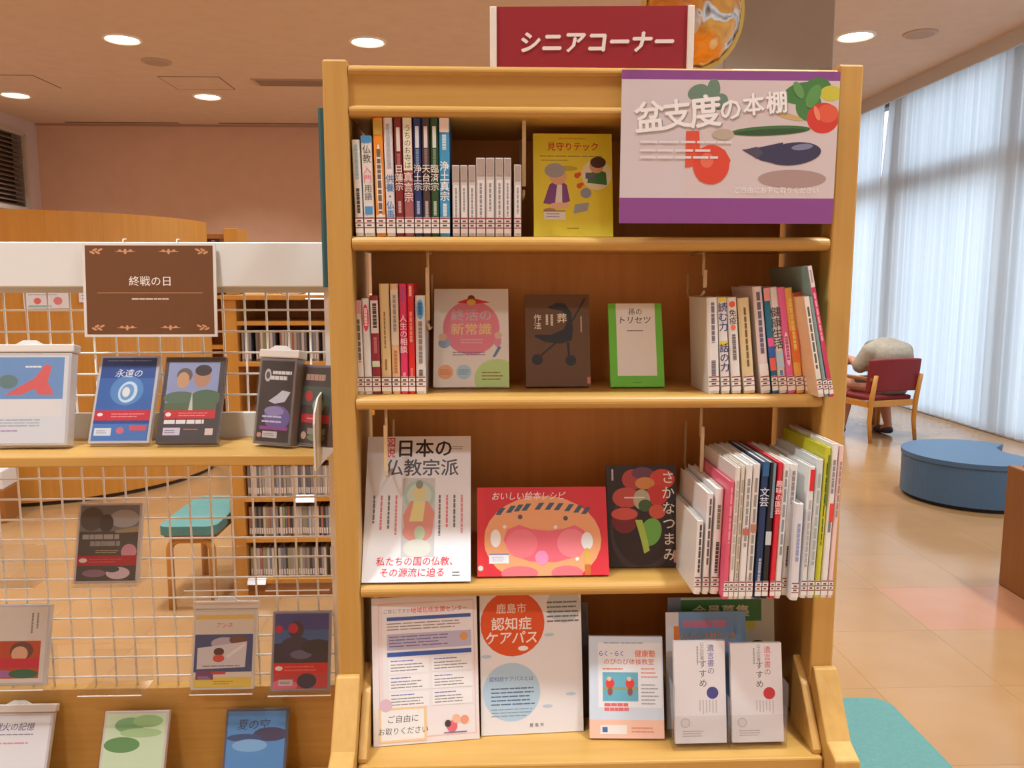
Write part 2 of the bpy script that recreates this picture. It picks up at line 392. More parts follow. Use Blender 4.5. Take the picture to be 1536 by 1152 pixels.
# bottom shelf reaches forward between the flared feet
bpart('bottom_shelf', XL, XR, 1.40, BACK, ZS[3] - .03, ZS[3], WOODX, bev=.004)
bpart('plinth', XL, XR, 1.43, 1.45, .03, ZS[3] - .03, WOODX)
for a, b in ((XLo - .004, XL - .002), (XR + .002, XRo + .004)):
    f = MB().prism([(BY, .0), (BY, .80), (BY - .012, .80), (BY - .085, .69), (BY - .125, .675), (BY - .125, 0)], a, b, 0, WOODV).build('flared_foot', bc, (-.2, -BY, 0), bev=.004)
for a, b in ((XL - .001, XL + .016), (XR - .016, XR + .001)):
    MB().prism([(BY + .05, ZS[3] + .0), (BY + .05, .80), (BY + .0, .76), (BY - .07, .665), (BY - .07, ZS[3])], a, b, 0, WOODV).build('side_cheek', bc, (-.2, -BY, 0), bev=.003)
tb = empty('notice_board', (XLo - .0145, 1.66, 1.54), (0, 0, 0), 'narrow teal felt board on the left flank of the bookcase', 'board')
box('felt', -.004, 0, -.13, .12, 0, .325, C((62, 112, 122), .85), tb); box('backing', 0, .007, -.13, .12, 0, .325, C((50, 90, 98), .8), tb)

# hanging dividers
def divider(px, py0, py1, z_under, Y, label, w=.007):
    q = P(px, py0, Y); zb = P(px, py1, Y).z
    o = empty('shelf_divider', (q.x, Y, zb), (0, 0, 0), label, 'divider', 'beige hanging shelf dividers')
    h = q.z - zb
    MB().tube([(0, .003, .012), (0, .03, .002), (0, .12, .0), (0, .13, .01), (0, .13, h * .9)], .0028, BEIGE, 8).build('wire_loop', o, smooth=True)
    box('plate_flange', -w / 2, w / 2, -.002, .002, .02, h, BEIGE, o)
    MB().tube([(0, .012, h * .8), (0, .012, z_under - zb - .003), (0, .10, z_under - zb - .003)], .003, BEIGE, 8).build('hanger_rod', o, smooth=True)
divider(786, 180, 296, 1.844, 1.53, 'beige divider hanging between the clear disc cases and the yellow book')
divider(641, 401, 496, ZS[0] - .023, 1.54, 'beige divider hanging between the white paperback and the pink-circle book')
divider(1058, 405, 447, ZS[0] - .023, 1.56, 'beige divider hanging beside the leaning books on the second shelf')
divider(578, 638, 722, ZS[1] - .023, 1.50, 'beige divider hanging before the big white Buddhism book')
divider(1054, 640, 722, ZS[1] - .023, 1.56, 'beige divider hanging beside the row of white magazines')

# ------------------------------------------------------------------ books standing spine out
def spine_book(x0, x1, h, depth, Y, z, colr, label, art=None, lean=0, sticker=(236, 232, 226), cat='book', group=None, name='book', stripe=(150, 60, 70), case=False, soft=True):
    wd = (x1 - x0) * .97; a = R(lean)
    o = empty(name, ((x0 + x1) / 2, Y, z + wd / 2 * abs(math.sin(a)) + .0004), (0, a, 0), label, cat, group)
    cm = C(colr, .35, 0, .25)
    if case:
        cv = box('case', -wd / 2, wd / 2, 0, depth, 0, h, C((206, 200, 196), .2, 0, .4), o, .0012)
        box('case_lid_edge', -wd / 2 + .001, wd / 2 - .001, -.0006, .004, h * .78, h - .002, C((176, 160, 152), .2, 0, .5), o)
    else:
        t = .0016; m = MB()
        m.prism([(-wd / 2, .003), (-wd / 2 + wd * .18, .0004), (0, 0), (wd / 2 - wd * .18, .0004), (wd / 2, .003), (wd / 2, depth), (wd / 2 - t, depth), (wd / 2 - t, .005), (-wd / 2 + t, .005), (-wd / 2 + t, depth), (-wd / 2, depth)], 0, h, 2, cm)
        cv = m.build('cover', o)
        box('page_block', -wd / 2 + t, wd / 2 - t, .005, depth - .003, .003, h - .003, C((228, 222, 208), .8), o)
    A = Art(wd * .92, h)
    if art: art(A)
    A.build(cv, 'spine_print', 'spine_lettering')
    if sticker:
        S = Art(wd * .96, .03); S.d = .0011
        S.rect(0, .05, 1, 1, sticker); S.rect(0, .9, 1, .98, stripe); S.rect(0, .62, 1, .68, stripe); S.rect(0, .34, 1, .40, stripe)
        S.rect(.25, .72, .75, .82, (90, 84, 84)); S.rect(.25, .46, .7, .56, (90, 84, 84))
        S.build(cv, 'call_number_sticker', loc=(0, 0, .004))
    return o
def vt(s, cy, size, c, bold=0.0, cx=.5): return lambda A: A.text(s, cx, cy, size, c, True, bold)
def seq(*f):
    def g(A):
        for q in f: q(A)
    return g
def band(y0, y1, c, x0=0, x1=1): return lambda A: A.rect(x0, y0, x1, y1, c)
def dash(y0, y1, c, n=1, x0=.2, x1=.8): return lambda A: A.vlines(x0, y0, x1, y1, n, c, .7)
DK = (70, 66, 68); LT = (236, 228, 220)
def row(spec, Y, z, ybot, depth, group):
    for (a, b, top, colr, lean, lab, art, *kw) in spec:
        kw = kw[0] if kw else {}
        Yb = kw.pop('Y', Y); x0, x1 = P(a, ybot, Yb).x, P(b, ybot, Yb).x
        h = (P((a + b) / 2, top, Yb).z - z) / math.cos(R(lean))
        spine_book(x0, x1, h, kw.pop('depth', depth), Yb, z, colr, lab, art, lean, group=group, **kw)
row([
 (534, 546, 210, (226, 226, 222), -1.5, 'thin white paperback with pale blue title, first on the top shelf', seq(dash(.55, .95, (150, 190, 210)), dash(.2, .5, DK))),
 (547, 563, 204, (226, 224, 218), -1.2, 'white Buddhism paperback with blue head and pink lettering on its spine', seq(band(.93, 1, (60, 140, 196)), vt('仏教', .82, .09, DK), vt('入門', .62, .09, (230, 120, 140), .01), vt('用語', .44, .08, DK), band(.22, .3, (70, 150, 205), .1, .9))),
 (565, 579.5, 177, (238, 146, 40), -1, 'orange paperback with a long white title strip on its spine', seq(lambda A: A.ell(.5, .45, .34, .33, (240, 234, 224)), dash(.18, .74, (110, 100, 90)), band(.05, .18, (232, 232, 228)), band(.86, .98, (196, 160, 60)))),
 (580.5, 594, 177, (228, 222, 224), -1, 'white paperback with blue dotted title between orange and dark red books', seq(dash(.5, .95, (170, 180, 190)), vt('供養・仏事', .34, .075, (50, 130, 190), .01))),
 (595, 607, 177, (128, 36, 40), -.6, 'dark red sect handbook with white lettering on the top shelf', seq(band(.72, .92, (222, 210, 200), .25, .75), dash(.5, .7, (180, 110, 110)), vt('日蓮宗', .5, .075, LT, .01), dash(.15, .3, (210, 170, 170)))),
 (607.5, 622, 177, (168, 96, 100), -.6, 'rose book with a tall cream upper spine on the top shelf', seq(band(.56, 1, (232, 226, 204)), vt('うちのお寺は', .76, .062, (60, 66, 50)), vt('真言宗', .42, .085, LT, .01))),
 (622.5, 634.5, 177, (34, 58, 112), -.4, 'navy sect handbook with white lettering on the top shelf', seq(band(.75, .93, (214, 220, 226), .25, .75), dash(.56, .74, (120, 140, 180)), vt('浄土宗', .5, .075, LT, .01), dash(.15, .3, (170, 180, 205)))),
 (635, 647, 177, (76, 58, 58), -.3, 'dark brown sect handbook between navy and green ones', seq(band(.75, .93, (222, 214, 210), .25, .75), dash(.56, .74, (140, 120, 120)), vt('天台宗', .5, .075, LT, .01), dash(.15, .3, (190, 180, 178)))),
 (647.5, 659.5, 177, (44, 78, 46), -.2, 'dark green sect handbook beside the light blue book', seq(band(.75, .93, (214, 222, 210), .25, .75), dash(.56, .74, (120, 150, 120)), vt('臨済宗', .5, .075, LT, .01), dash(.15, .3, (180, 200, 180)))),
 (660, 675.5, 177, (64, 156, 206), 0, 'light blue hardback with white head and bold white lettering, top shelf', seq(band(.88, 1, (238, 220, 214)), vt('浄土真宗', .47, .085, (244, 246, 248), .02), dash(.7, .86, (200, 230, 244)), dash(.15, .28, (220, 236, 244)))),
], 1.49, ZS[0], 352, .15, 'books on the top shelf')
nm = ['first', 'second', 'third', 'fourth', 'fifth', 'sixth', 'seventh', 'last, separate']
for k, (a, b, t) in enumerate([(679, 690, 248), (691, 702, 248), (703, 714, 248), (714.5, 728.5, 237), (729, 742, 237), (743, 755.5, 237), (756, 767, 237), (771, 782, 247)]):
    row([(a, b, t, (206, 200, 196), 0, '%s clear disc case with white spine, beside the light blue book' % nm[k],
          seq(lambda A: A.rect(.12, .16, .9, .72, (226, 222, 220)), dash(.2, .68, (150, 146, 150), 1, .3, .7)), dict(case=True, name='disc_case', cat='disc case', depth=.13, sticker=(220, 206, 200)))], 1.49, ZS[0], 352, .15, 'clear disc cases on the top shelf')
row([
 (537, 547, 451, (228, 220, 218), -1, 'thin white paperback with pink head against the left post', seq(band(.86, 1, (226, 168, 176)), dash(.2, .8, (110, 106, 110)))),
 (547.5, 559, 448, (226, 228, 230), -1, 'white paperback with a pink title capsule on its spine', seq(lambda A: A.ell(.5, .8, .42, .14, (226, 70, 110)), dash(.7, .9, (250, 220, 226)))),
 (559.5, 572, 443.5, (150, 34, 56), -.8, 'dark red and white paperback with slanting black letters on spine', seq(band(.62, .95, (228, 220, 218)), dash(.64, .92, DK, 1, .15, .9), band(.28, .34, (206, 226, 190)), dash(.36, .58, (206, 120, 130)))),
 (573, 588, 426, (222, 198, 148), -.6, 'cream slipcase book with fine lettering on the second shelf', seq(dash(.4, .75, (150, 120, 80), 1, .35, .6), dash(.2, .32, (150, 120, 80), 1, .35, .65))),
 (589, 601, 426, (232, 190, 144), -.5, 'peach book with greyish upper spine between cream and magenta', seq(band(.45, .95, (222, 208, 190)), dash(.5, .9, (150, 146, 150)), dash(.15, .4, (190, 130, 80)))),
 (602, 613, 426, (222, 56, 110), -.4, 'magenta paperback with white title beside the red one', seq(vt('人生の相談', .55, .07, (250, 226, 232), .01), dash(.8, .97, (170, 80, 160)), dash(.1, .2, (240, 160, 180)))),
 (613.5, 623.5, 426, (222, 40, 44), -.3, 'bright red thin paperback on the second shelf', seq(dash(.4, .75, (244, 150, 130)), dash(.85, .98, (250, 200, 190)), dash(.1, .24, (240, 130, 110)))),
 (624.5, 639, 443.5, (224, 220, 216), 0, 'white paperback with a blue capsule, beside the beige divider', seq(lambda A: A.ell(.5, .86, .42, .1, (96, 170, 216)), dash(.79, .93, (30, 100, 170)), dash(.3, .74, (140, 136, 140)), dash(.1, .25, (110, 106, 110)))),
], 1.52, ZS[1], 591, .14, 'books at the left end of the second shelf')
for k, s in enumerate([
 (1063, 1079.5, 447, (232, 230, 226), -3, 'white paperback with red sticker, first of the leaning second-shelf books', seq(dash(.4, .95, (120, 118, 130), 1, .3, .75), dash(.15, .35, (120, 118, 130)))),
 (1082, 1095, 447, (230, 228, 226), -4, 'white paperback with bold navy spine lettering and yellow flecks', seq(band(.96, 1, (230, 210, 70)), vt('読む力', .8, .1, (44, 52, 120), .02), band(.5, .55, (226, 206, 60)), vt('話の力', .38, .1, (44, 52, 120), .02))),
 (1098, 1112, 447, (234, 230, 226), -5, 'white paperback with two orange-red dots on its spine', seq(lambda A: A.circ(.5, .93, .36, (232, 92, 60)), vt('免疫', .8, .08, DK, .01), lambda A: A.circ(.5, .69, .3, (240, 116, 96)), dash(.3, .62, (120, 116, 116)))),
 (1116, 1133, 448, (222, 202, 156), -6, 'tan cloth-coloured paperback with brown lettering among leaning books', seq(dash(.25, .9, (120, 92, 60), 1, .4, .7),)),
 (1142, 1156, 431, (228, 214, 216), -7, 'pinkish white paperback with fine dark lettering, leaning mid-row', seq(dash(.3, .95, (110, 100, 120)), band(.05, .28, (234, 230, 226)))),
 (1158.5, 1168, 433, (30, 110, 140), -7.5, 'teal and pink patchwork paperback leaning on the second shelf', seq(band(.88, 1, (240, 160, 160)), band(.45, .53, (236, 90, 150)), band(.35, .45, (60, 100, 190)), band(.22, .34, (240, 110, 100)))),
 (1169, 1181, 432, (230, 228, 228), -8, 'white paperback with bold black title next to the pink one', seq(vt('健康生活', .62, .1, DK, .015), band(.24, .4, (190, 214, 232)), dash(.1, .22, (110, 140, 180)))),
 (1182, 1194, 432, (232, 108, 166), -8.5, 'pink paperback with a white title panel, leaning', seq(lambda A: A.ell(.5, .42, .34, .16, (244, 220, 232)), dash(.3, .54, (200, 90, 150)))),
 (1195, 1207, 433, (244, 184, 90), -9.3, 'orange-yellow paperback leaning on the second shelf', seq(band(.3, .6, (240, 130, 70)), dash(.35, .9, (250, 220, 140)))),
 (1208.5, 1226, 440, (236, 172, 120), -10.2, 'thick apricot paperback with red lettering, leaning', seq(band(.92, 1, (226, 90, 50)), band(.45, .65, (228, 110, 64)), dash(.66, .9, (140, 130, 90)), dash(.1, .4, (200, 150, 110)))),
 (1228, 1236, 446, (230, 190, 150), -11.2, 'thin cream book with black spine letters near the end of the row', seq(band(0, 1, (234, 226, 214)), dash(.1, .9, (90, 100, 96))), dict(Y=1.45)),
 (1237, 1244, 446, (130, 160, 164), -11.8, 'thin grey-teal book second from the right end of the row', None, dict(Y=1.45)),
 (1245, 1251.5, 400, (128, 156, 150), -12.6, 'tall pink-spined picture book leaning at the row end by the post', seq(band(0, .84, (214, 60, 104)), band(.84, 1, (232, 220, 220)), dash(.85, .97, (170, 150, 150)), dash(.3, .8, (244, 170, 190))), dict(Y=1.45, depth=.2)),
]):
    row([s], 1.5, ZS[1], 592, .13, 'leaning books at the right end of the second shelf')
W_ = (232, 230, 228)
for s in [
 (1040.5, 1050, 782, W_, 1.4, 'shortest white magazine with dark lettering, first of the third-shelf row', seq(dash(.1, .95, DK, 1, .3, .8),), dict(Y=1.42)),
 (1053, 1062, 741, W_, 1.5, 'white magazine second in the third-shelf row', seq(dash(.1, .95, (96, 92, 96), 1, .3, .8),), dict(Y=1.42)),
 (1065, 1077, 734, W_, 1.5, 'white magazine third in the row with heavy lettering halfway', seq(dash(.55, .85, (120, 130, 110)), dash(.2, .5, DK, 1, .25, .85)), dict(Y=1.42)),
 (1084, 1091.5, 723, (226, 92, 122), 1.5, 'slim pink magazine among the white ones', seq(dash(.3, .95, (236, 150, 170)),)),
 (1092, 1099.5, 702, (230, 224, 218), 1.5, 'slim greyish white magazine right of the pink one', seq(dash(.1, .9, (190, 180, 170)),)),
 (1100, 1106, 700, (222, 214, 196), 1.5, 'thin cream magazine in the third-shelf row', seq(dash(.1, .9, (170, 160, 140)),)),
 (1107, 1117, 698, W_, 1.6, 'white magazine with red and grey marks before the navy one', seq(dash(.3, .9, (150, 150, 150)), band(.48, .53, (196, 110, 90)))),
 (1118, 1128, 697, (230, 224, 220), 1.6, 'white magazine with small brown picture beside the navy one', seq(dash(.1, .9, (150, 146, 140)), band(.5, .56, (180, 130, 110)))),
 (1131, 1141, 694, (28, 56, 100), 1.6, 'navy magazine with white spine lettering', seq(dash(.05, .3, (170, 180, 200)), vt('文芸', .75, .07, (220, 226, 234), .01), band(.9, 1, (44, 100, 150)))),
 (1141.5, 1151, 695, (30, 36, 44), 1.6, 'black magazine with pale blue edge beside the red one', seq(band(.6, 1, (120, 150, 170), .55, 1), band(.4, .5, (200, 206, 214)))),
 (1153.5, 1161, 695, (222, 40, 62), 1.6, 'red magazine with white title in the third-shelf row', seq(vt('趣味の園芸', .75, .05, (248, 220, 220), .01),)),
 (1161.5, 1170.5, 696, W_, 1.7, 'white magazine directly right of the red one', seq(dash(.2, .95, (140, 150, 160)),)),
 (1171, 1183, 697, (234, 232, 230), 1.7, 'thick white magazine with black lettering low on its spine', seq(dash(.6, .95, (150, 146, 150)), dash(.2, .38, DK)), dict(Y=1.41)),
 (1185.5, 1197, 757, (222, 222, 228), 1.2, 'short bluish white magazine standing proud of the row', seq(dash(.3, .8, (150, 160, 200)), lambda A: A.circ(.5, .09, .2, (206, 100, 90))), dict(Y=1.385, depth=.17)),
 (1200, 1209, 701, (232, 232, 230), 1.6, 'white magazine with a red block at the top of its spine', seq(band(.82, .98, (226, 40, 56), .15, .95), dash(.2, .75, (180, 180, 190)), band(.03, .08, (200, 96, 60)))),
 (1210, 1220, 690, (220, 228, 230), 1.7, 'tall pale blue-white magazine left of the yellow-green one', seq(dash(.1, .9, (170, 186, 186)),)),
 (1221, 1229, 672, (204, 206, 50), 1.8, 'yellow-green magazine with dark green pictures on spine', seq(band(.62, .95, (110, 130, 40), .5, 1), dash(.3, .9, (60, 80, 40), 1, .3, .6))),
 (1230, 1240, 667, (236, 234, 232), 1.8, 'tall white magazine with a red mark, right of the yellow-green one', seq(band(.5, .62, (228, 76, 70), .3, 1), dash(.64, .9, (150, 146, 150)), dash(.42, .5, (120, 120, 130)), lambda A: A.circ(.5, .08, .25, (206, 90, 60)))),
 (1241, 1248, 670, (238, 206, 200), 1.8, 'pale pink magazine at the right end of the third-shelf row', seq(dash(.5, .9, (170, 140, 140)),)),
]:
    row([s], 1.395, ZS[2], 897, .205, 'magazines at the right end of the third shelf')

# ------------------------------------------------------------------ books shown face out, leaning back
def lean_for(x, Y, z, h, top):
    lo, hi = 0, R(55)
    f = lambda a: rowof((x, Y + h * math.sin(a), z + h * math.cos(a)))
    if f(lo) > top: return 0
    for _ in range(40):
        m = (lo + hi) / 2
        if f(m) < top: lo = m
        else: hi = m
    return lo
def high_for(x, Y, z, a, top):
    lo, hi = .05, .5
    for _ in range(40):
        m = (lo + hi) / 2
        if rowof((x, Y + m * math.sin(a), z + m * math.cos(a))) > top: lo = m
        else: hi = m
    return lo
def face_out(name, label, cat, xl, xr, yb, yt, Y, z, h, t, colr, art, yaw=0, pages=True, roll=0, coat=.5, group=None, tilt=None):
    a, b = P(xl, yb, Y), P(xr, yb, Y); wd = b.x - a.x; xm = (a.x + b.x) / 2
    if tilt is None: th = lean_for(xm, Y, z, h, yt)
    else: th = R(tilt); h = high_for(xm, Y, z + t * math.sin(th), th, yt)
    o = empty(name, (xm, Y, z + t * math.sin(th) + .0005), (0, 0, 0), label, cat, group)
    o.rotation_euler = (Matrix.Rotation(R(yaw), 3, 'Z') @ Matrix.Rotation(-th, 3, 'X') @ Matrix.Rotation(R(roll), 3, 'Y')).to_euler()
    cm = C(colr, .3, 0, coat)
    if pages:
        m = MB(); m.box(-wd / 2, wd / 2, 0, .0018, 0, h, cm); m.box(-wd / 2, wd / 2, t - .0018, t, 0, h, cm); m.box(-wd / 2, -wd / 2 + .002, .0018, t - .0018, 0, h, cm)
        cv = m.build('cover', o, bev=.0006, seg=1)
        box('page_block', -wd / 2 + .002, wd / 2 - .002, .0018, t - .0018, .002, h - .002, C((230, 226, 214), .8), o)
    else: cv = box('sheets', -wd / 2, wd / 2, 0, t, 0, h, cm, o)
    A = Art(wd, h); art(A); A.build(cv); return o
def a_yellow(A):
    A.rect(0, 0, 1, 1, (238, 226, 64)); A.text('見守りテック', .5, .875, .085, (206, 40, 60), bold=.025, xs=.98); A.lines(.32, .94, .72, .965, 1, (206, 150, 60))
    A.lines(.08, .77, .95, .79, 1, (120, 116, 40)); A.lines(.1, .73, .5, .75, 1, (150, 140, 50)); A.ell(.42, .66, .14, .025, (200, 190, 60))
    A.ell(.80, .60, .19, .15, (244, 240, 210)); A.poly([(.68, .52), (.93, .50), (.92, .62), (.80, .66), (.70, .6)], (60, 130, 70)); A.ell(.80, .68, .09, .065, (226, 176, 140)); A.ell(.82, .72, .10, .055, (80, 52, 40)); A.rect(.66, .56, .78, .62, (100, 106, 130))
    A.poly([(.12, .32), (.2, .5), (.3, .56), (.42, .5), (.46, .34), (.3, .3)], (130, 76, 150)); A.poly([(.27, .32), (.36, .32), (.36, .5), (.3, .52)], (240, 236, 230)); A.ell(.31, .58, .11, .08, (232, 184, 150)); A.ell(.27, .64, .13, .07, (170, 172, 178)); A.ell(.33, .30, .13, .03, (236, 196, 160))
    for x, y in ((.55, .59), (.58, .49)): A.circ(x, y, .035, (226, 96, 50)); A.circ(x + .03, y + .015, .025, (226, 96, 50))
    A.ell(.66, .42, .07, .05, (150, 160, 180)); A.poly([(.5, .22), (.68, .25), (.7, .33), (.52, .31)], (164, 172, 186)); A.ell(.2, .25, .08, .025, (190, 140, 90)); A.rect(.13, .16, .4, .25, (238, 236, 232)); A.rect(.13, .24, .4, .25, (130, 90, 150)); A.lines(.16, .18, .36, .23, 2, (150, 150, 170)); A.lines(.42, .07, .6, .09, 1, (140, 130, 50))
face_out('book', 'yellow book on senior home technology facing out on the top shelf', 'book', 801, 920, 349, 203, 1.53, ZS[0], .198, .012, (238, 226, 64), a_yellow)
def a_circle(A):
    A.rect(0, 0, 1, 1, (234, 232, 226)); A.circ(.5, .60, .38, (232, 140, 160)); A.ell(.5, .9, .05, .035, (110, 70, 50)); A.poly([(.3, .86), (.46, .9), (.54, .9), (.76, .86), (.5, .84)], (214, 60, 70)); A.ell(.5, .86, .06, .03, (226, 196, 90))
    A.text('終活の', .5, .73, .13, (204, 196, 206), bold=.02, xs=1.05); A.text('新常識', .5, .585, .125, (240, 214, 150), bold=.02, xs=1.08); A.lines(.36, .43, .68, .49, 2, (236, 190, 200))
    A.ell(.14, .44, .08, .05, (150, 180, 214)); A.ell(.12, .5, .055, .04, (226, 196, 170)); A.ell(.85, .46, .05, .06, (226, 150, 180)); A.ell(.86, .52, .05, .035, (226, 196, 170)); A.poly([(.82, .3), (.9, .4), (.86, .41), (.78, .3)], (110, 140, 180))
    A.lines(.25, .31, .74, .36, 2, (150, 120, 150)); A.ell(.84, .08, .3, .2, (190, 226, 150)); A.circ(.16, .15, .1, (240, 176, 130)); A.circ(.4, .15, .1, (176, 212, 234)); A.lines(.09, .12, .24, .18, 3, (206, 130, 90)); A.lines(.33, .12, .48, .18, 3, (110, 150, 190)); A.lines(.64, .06, .94, .16, 3, (150, 120, 70))
face_out('book', 'white book with a big pink circle facing out on the second shelf', 'book', 650, 764, 585, 437, 1.585, ZS[1], .206, .012, (234, 232, 226), a_circle)
def a_pram(A):
    A.rect(0, 0, 1, 1, (104, 76, 52)); nv = (42, 46, 54)
    A.poly([(.34, .86), (.5, .91), (.62, .9), (.72, .8), (.74, .62), (.72, .5), (.55, .46), (.3, .48), (.14, .54), (.15, .56), (.4, .56), (.6, .62), (.66, .72), (.58, .82), (.4, .84)], nv)
    A.poly([(.92, .96), (.95, .95), (.74, .7), (.71, .7)], nv); A.poly([(.45, .47), (.49, .47), (.22, .31), (.19, .32)], nv); A.poly([(.64, .48), (.68, .48), (.69, .3), (.66, .3)], nv)
    A.circ(.18, .29, .085, nv); A.circ(.7, .28, .085, nv); A.text('作法', .19, .70, .085, (238, 232, 214), True, .015); A.text('葬', .57, .74, .11, (238, 232, 214), False, .015); A.vlines(.3, .62, .45, .78, 2, (226, 216, 196), .5); A.vlines(.84, .58, .9, .76, 1, (190, 176, 150)); A.rect(.95, .03, 1, .1, (200, 130, 110))
face_out('book', 'dark brown book with a black pram silhouette facing out', 'book', 789, 886, 583, 445, 1.59, ZS[1], .188, .016, (104, 76, 52), a_pram)
def a_green(A):
    A.rect(0, 0, 1, 1, (112, 206, 60)); A.rect(.14, .13, .87, 1, (240, 240, 238)); A.text('孫の', .5, .9, .085, (60, 60, 60), bold=.01); A.text('トリセツ', .5, .8, .1, (60, 60, 60), bold=.01, shear=.12); A.lines(.34, .65, .66, .69, 1, (120, 120, 120)); A.lines(.42, .04, .62, .06, 1, (70, 130, 40))
face_out('book', 'small white book with a bright green frame facing out', 'book', 916, 997, 583, 458, 1.585, ZS[1], .172, .011, (120, 206, 66), a_green)
def a_buddha(A):
    A.rect(0, 0, 1, 1, (238, 240, 244)); A.text('図説', .22, .92, .075, (206, 40, 40), True, .02); A.text('日本の', .56, .915, .135, (34, 32, 34), bold=.035, xs=.98); A.text('仏教宗派', .53, .775, .125, (86, 92, 106), bold=.025, xs=1.02); A.lines(.82, .9, .93, .93, 2, (110, 106, 104))
    A.rect(.35, .16, .66, .7, (206, 208, 210)); A.circ(.51, .58, .15, (176, 206, 196)); A.circ(.51, .58, .115, (206, 220, 200)); A.ell(.51, .6, .055, .055, (226, 214, 150)); A.ell(.51, .655, .035, .03, (150, 150, 140))
    A.poly([(.36, .44), (.43, .54), (.59, .54), (.66, .46), (.64, .34), (.38, .34)], (226, 150, 130)); A.poly([(.42, .4), (.46, .54), (.57, .54), (.55, .4)], (230, 220, 150)); A.ell(.5, .33, .14, .07, (222, 150, 136)); A.ell(.52, .32, .05, .05, (190, 214, 180)); A.ell(.5, .22, .13, .06, (220, 224, 214))
    for x, c in ((.1, (120, 124, 130)), (.17, (226, 130, 140)), (.24, (110, 114, 120)), (.31, (226, 130, 140)), (.72, (110, 114, 120)), (.79, (226, 130, 140)), (.86, (110, 114, 120)), (.93, (226, 140, 150))): A.vlines(x - .03, .3, x, .58, 1, c, .6)
    A.text('私たちの国の仏教、', .48, .135, .062, (226, 50, 70), bold=.01, xs=.98, shear=.1); A.text('その源流に迫る', .46, .062, .062, (226, 50, 70), bold=.01, shear=.1); A.lines(.83, .03, .91, .07, 2, (110, 106, 110))
face_out('magazine', 'large white book on Japanese Buddhist sects facing out, third shelf', 'book', 542, 706, 875, 658, 1.49, ZS[2], .292, .009, (238, 240, 244), a_buddha)
def a_face(A):
    A.rect(0, 0, 1, 1, (218, 48, 62)); A.ell(.5, .4, .45, .5, (240, 170, 120)); A.rect(0, 0, .055, 1, (226, 52, 58))
    for x in (.17, .25, .31, .37, .47, .55, .62, .70, .77, .83): y = .80 - abs(x - .5) ** 2 * .5; A.poly([(x - .03, y - .06), (x + .01, y - .06), (x + .05, y + .02), (x + .01, y + .02)], (72, 96, 116))
    A.text('おいしい絵本レシピ', .40, .90, .1, (250, 232, 232), bold=.015, shear=.2, xs=.95); A.circ(.33, .66, .018, (90, 90, 90)); A.circ(.68, .64, .018, (90, 90, 90))
    A.poly([(.2, .4), (.23, .52), (.32, .57), (.42, .52), (.55, .5), (.66, .52), (.75, .56), (.82, .5), (.84, .36), (.78, .22), (.6, .15), (.4, .16), (.26, .24)], (238, 110, 128)); A.ell(.34, .36, .12, .16, (242, 128, 142)); A.ell(.72, .36, .11, .16, (246, 140, 152)); A.ell(.49, .2, .05, .08, (236, 150, 196))
    A.ell(.32, .03, .14, .08, (236, 120, 130)); A.ell(.68, .03, .12, .08, (236, 120, 130)); A.ell(.14, .42, .04, .1, (246, 244, 240)); A.ell(.84, .38, .045, .1, (242, 244, 246)); A.rect(.825, .14, .85, .3, (226, 190, 70)); A.rect(.815, .0, .86, .12, (206, 110, 50))
    A.rect(.09, .14, .24, .24, (236, 238, 240)); A.rect(.09, .235, .24, .25, (130, 130, 190)); A.lines(.11, .16, .22, .22, 3, (140, 170, 196)); A.circ(.025, .09, .02, (220, 216, 210))
    for x, y in ((.21, .55), (.6, .54), (.76, .18)): A.ell(x, y, .015, .02, (250, 236, 226), rot=30)
face_out('picture_book', 'red picture book with a big smiling mouth facing out', 'book', 716, 914, 864, 731, 1.515, ZS[2], .19, .01, (218, 48, 62), a_face, coat=.8, tilt=22)
def a_cook(A):
    A.rect(0, 0, 1, 1, (46, 40, 44)); A.ell(.5, .36, .46, .42, (66, 58, 64)); A.ell(.5, .38, .42, .37, (48, 38, 42))
    for x, y, rx, ry, c in ((.38, .86, .16, .1, (176, 70, 70)), (.52, .92, .16, .06, (110, 70, 90)), (.28, .68, .2, .1, (190, 80, 76)), (.25, .46, .18, .13, (120, 40, 48)), (.25, .52, .19, .06, (206, 90, 80)), (.8, .86, .18, .1, (206, 70, 60)), (.55, .82, .14, .06, (206, 140, 80)), (.72, .7, .16, .1, (200, 60, 56)), (.5, .66, .12, .1, (180, 176, 150)), (.55, .6, .1, .06, (70, 96, 60)), (.72, .54, .12, .07, (206, 90, 70))): A.ell(x, y, rx, ry, c)
    A.ell(.62, .34, .15, .14, (110, 176, 80), rot=-20); A.poly([(.4, .46), (.5, .46), (.56, .3), (.6, .16), (.52, .13), (.48, .26)], (170, 196, 90)); A.lines(.25, .66, .62, .7, 1, (226, 220, 214))
    A.text('さかなつまみ', .885, .5, .135, (240, 234, 226), True, .015, sp=1.12); A.vlines(.05, .84, .12, .96, 1, (200, 196, 196)); A.rect(.94, .04, 1, .16, (206, 160, 150))
face_out('cookbook', 'dark cookbook with red dishes and a green pepper facing out', 'book', 912, 1017, 852, 698, 1.56, ZS[2], .2, .012, (46, 40, 44), a_cook, tilt=12)
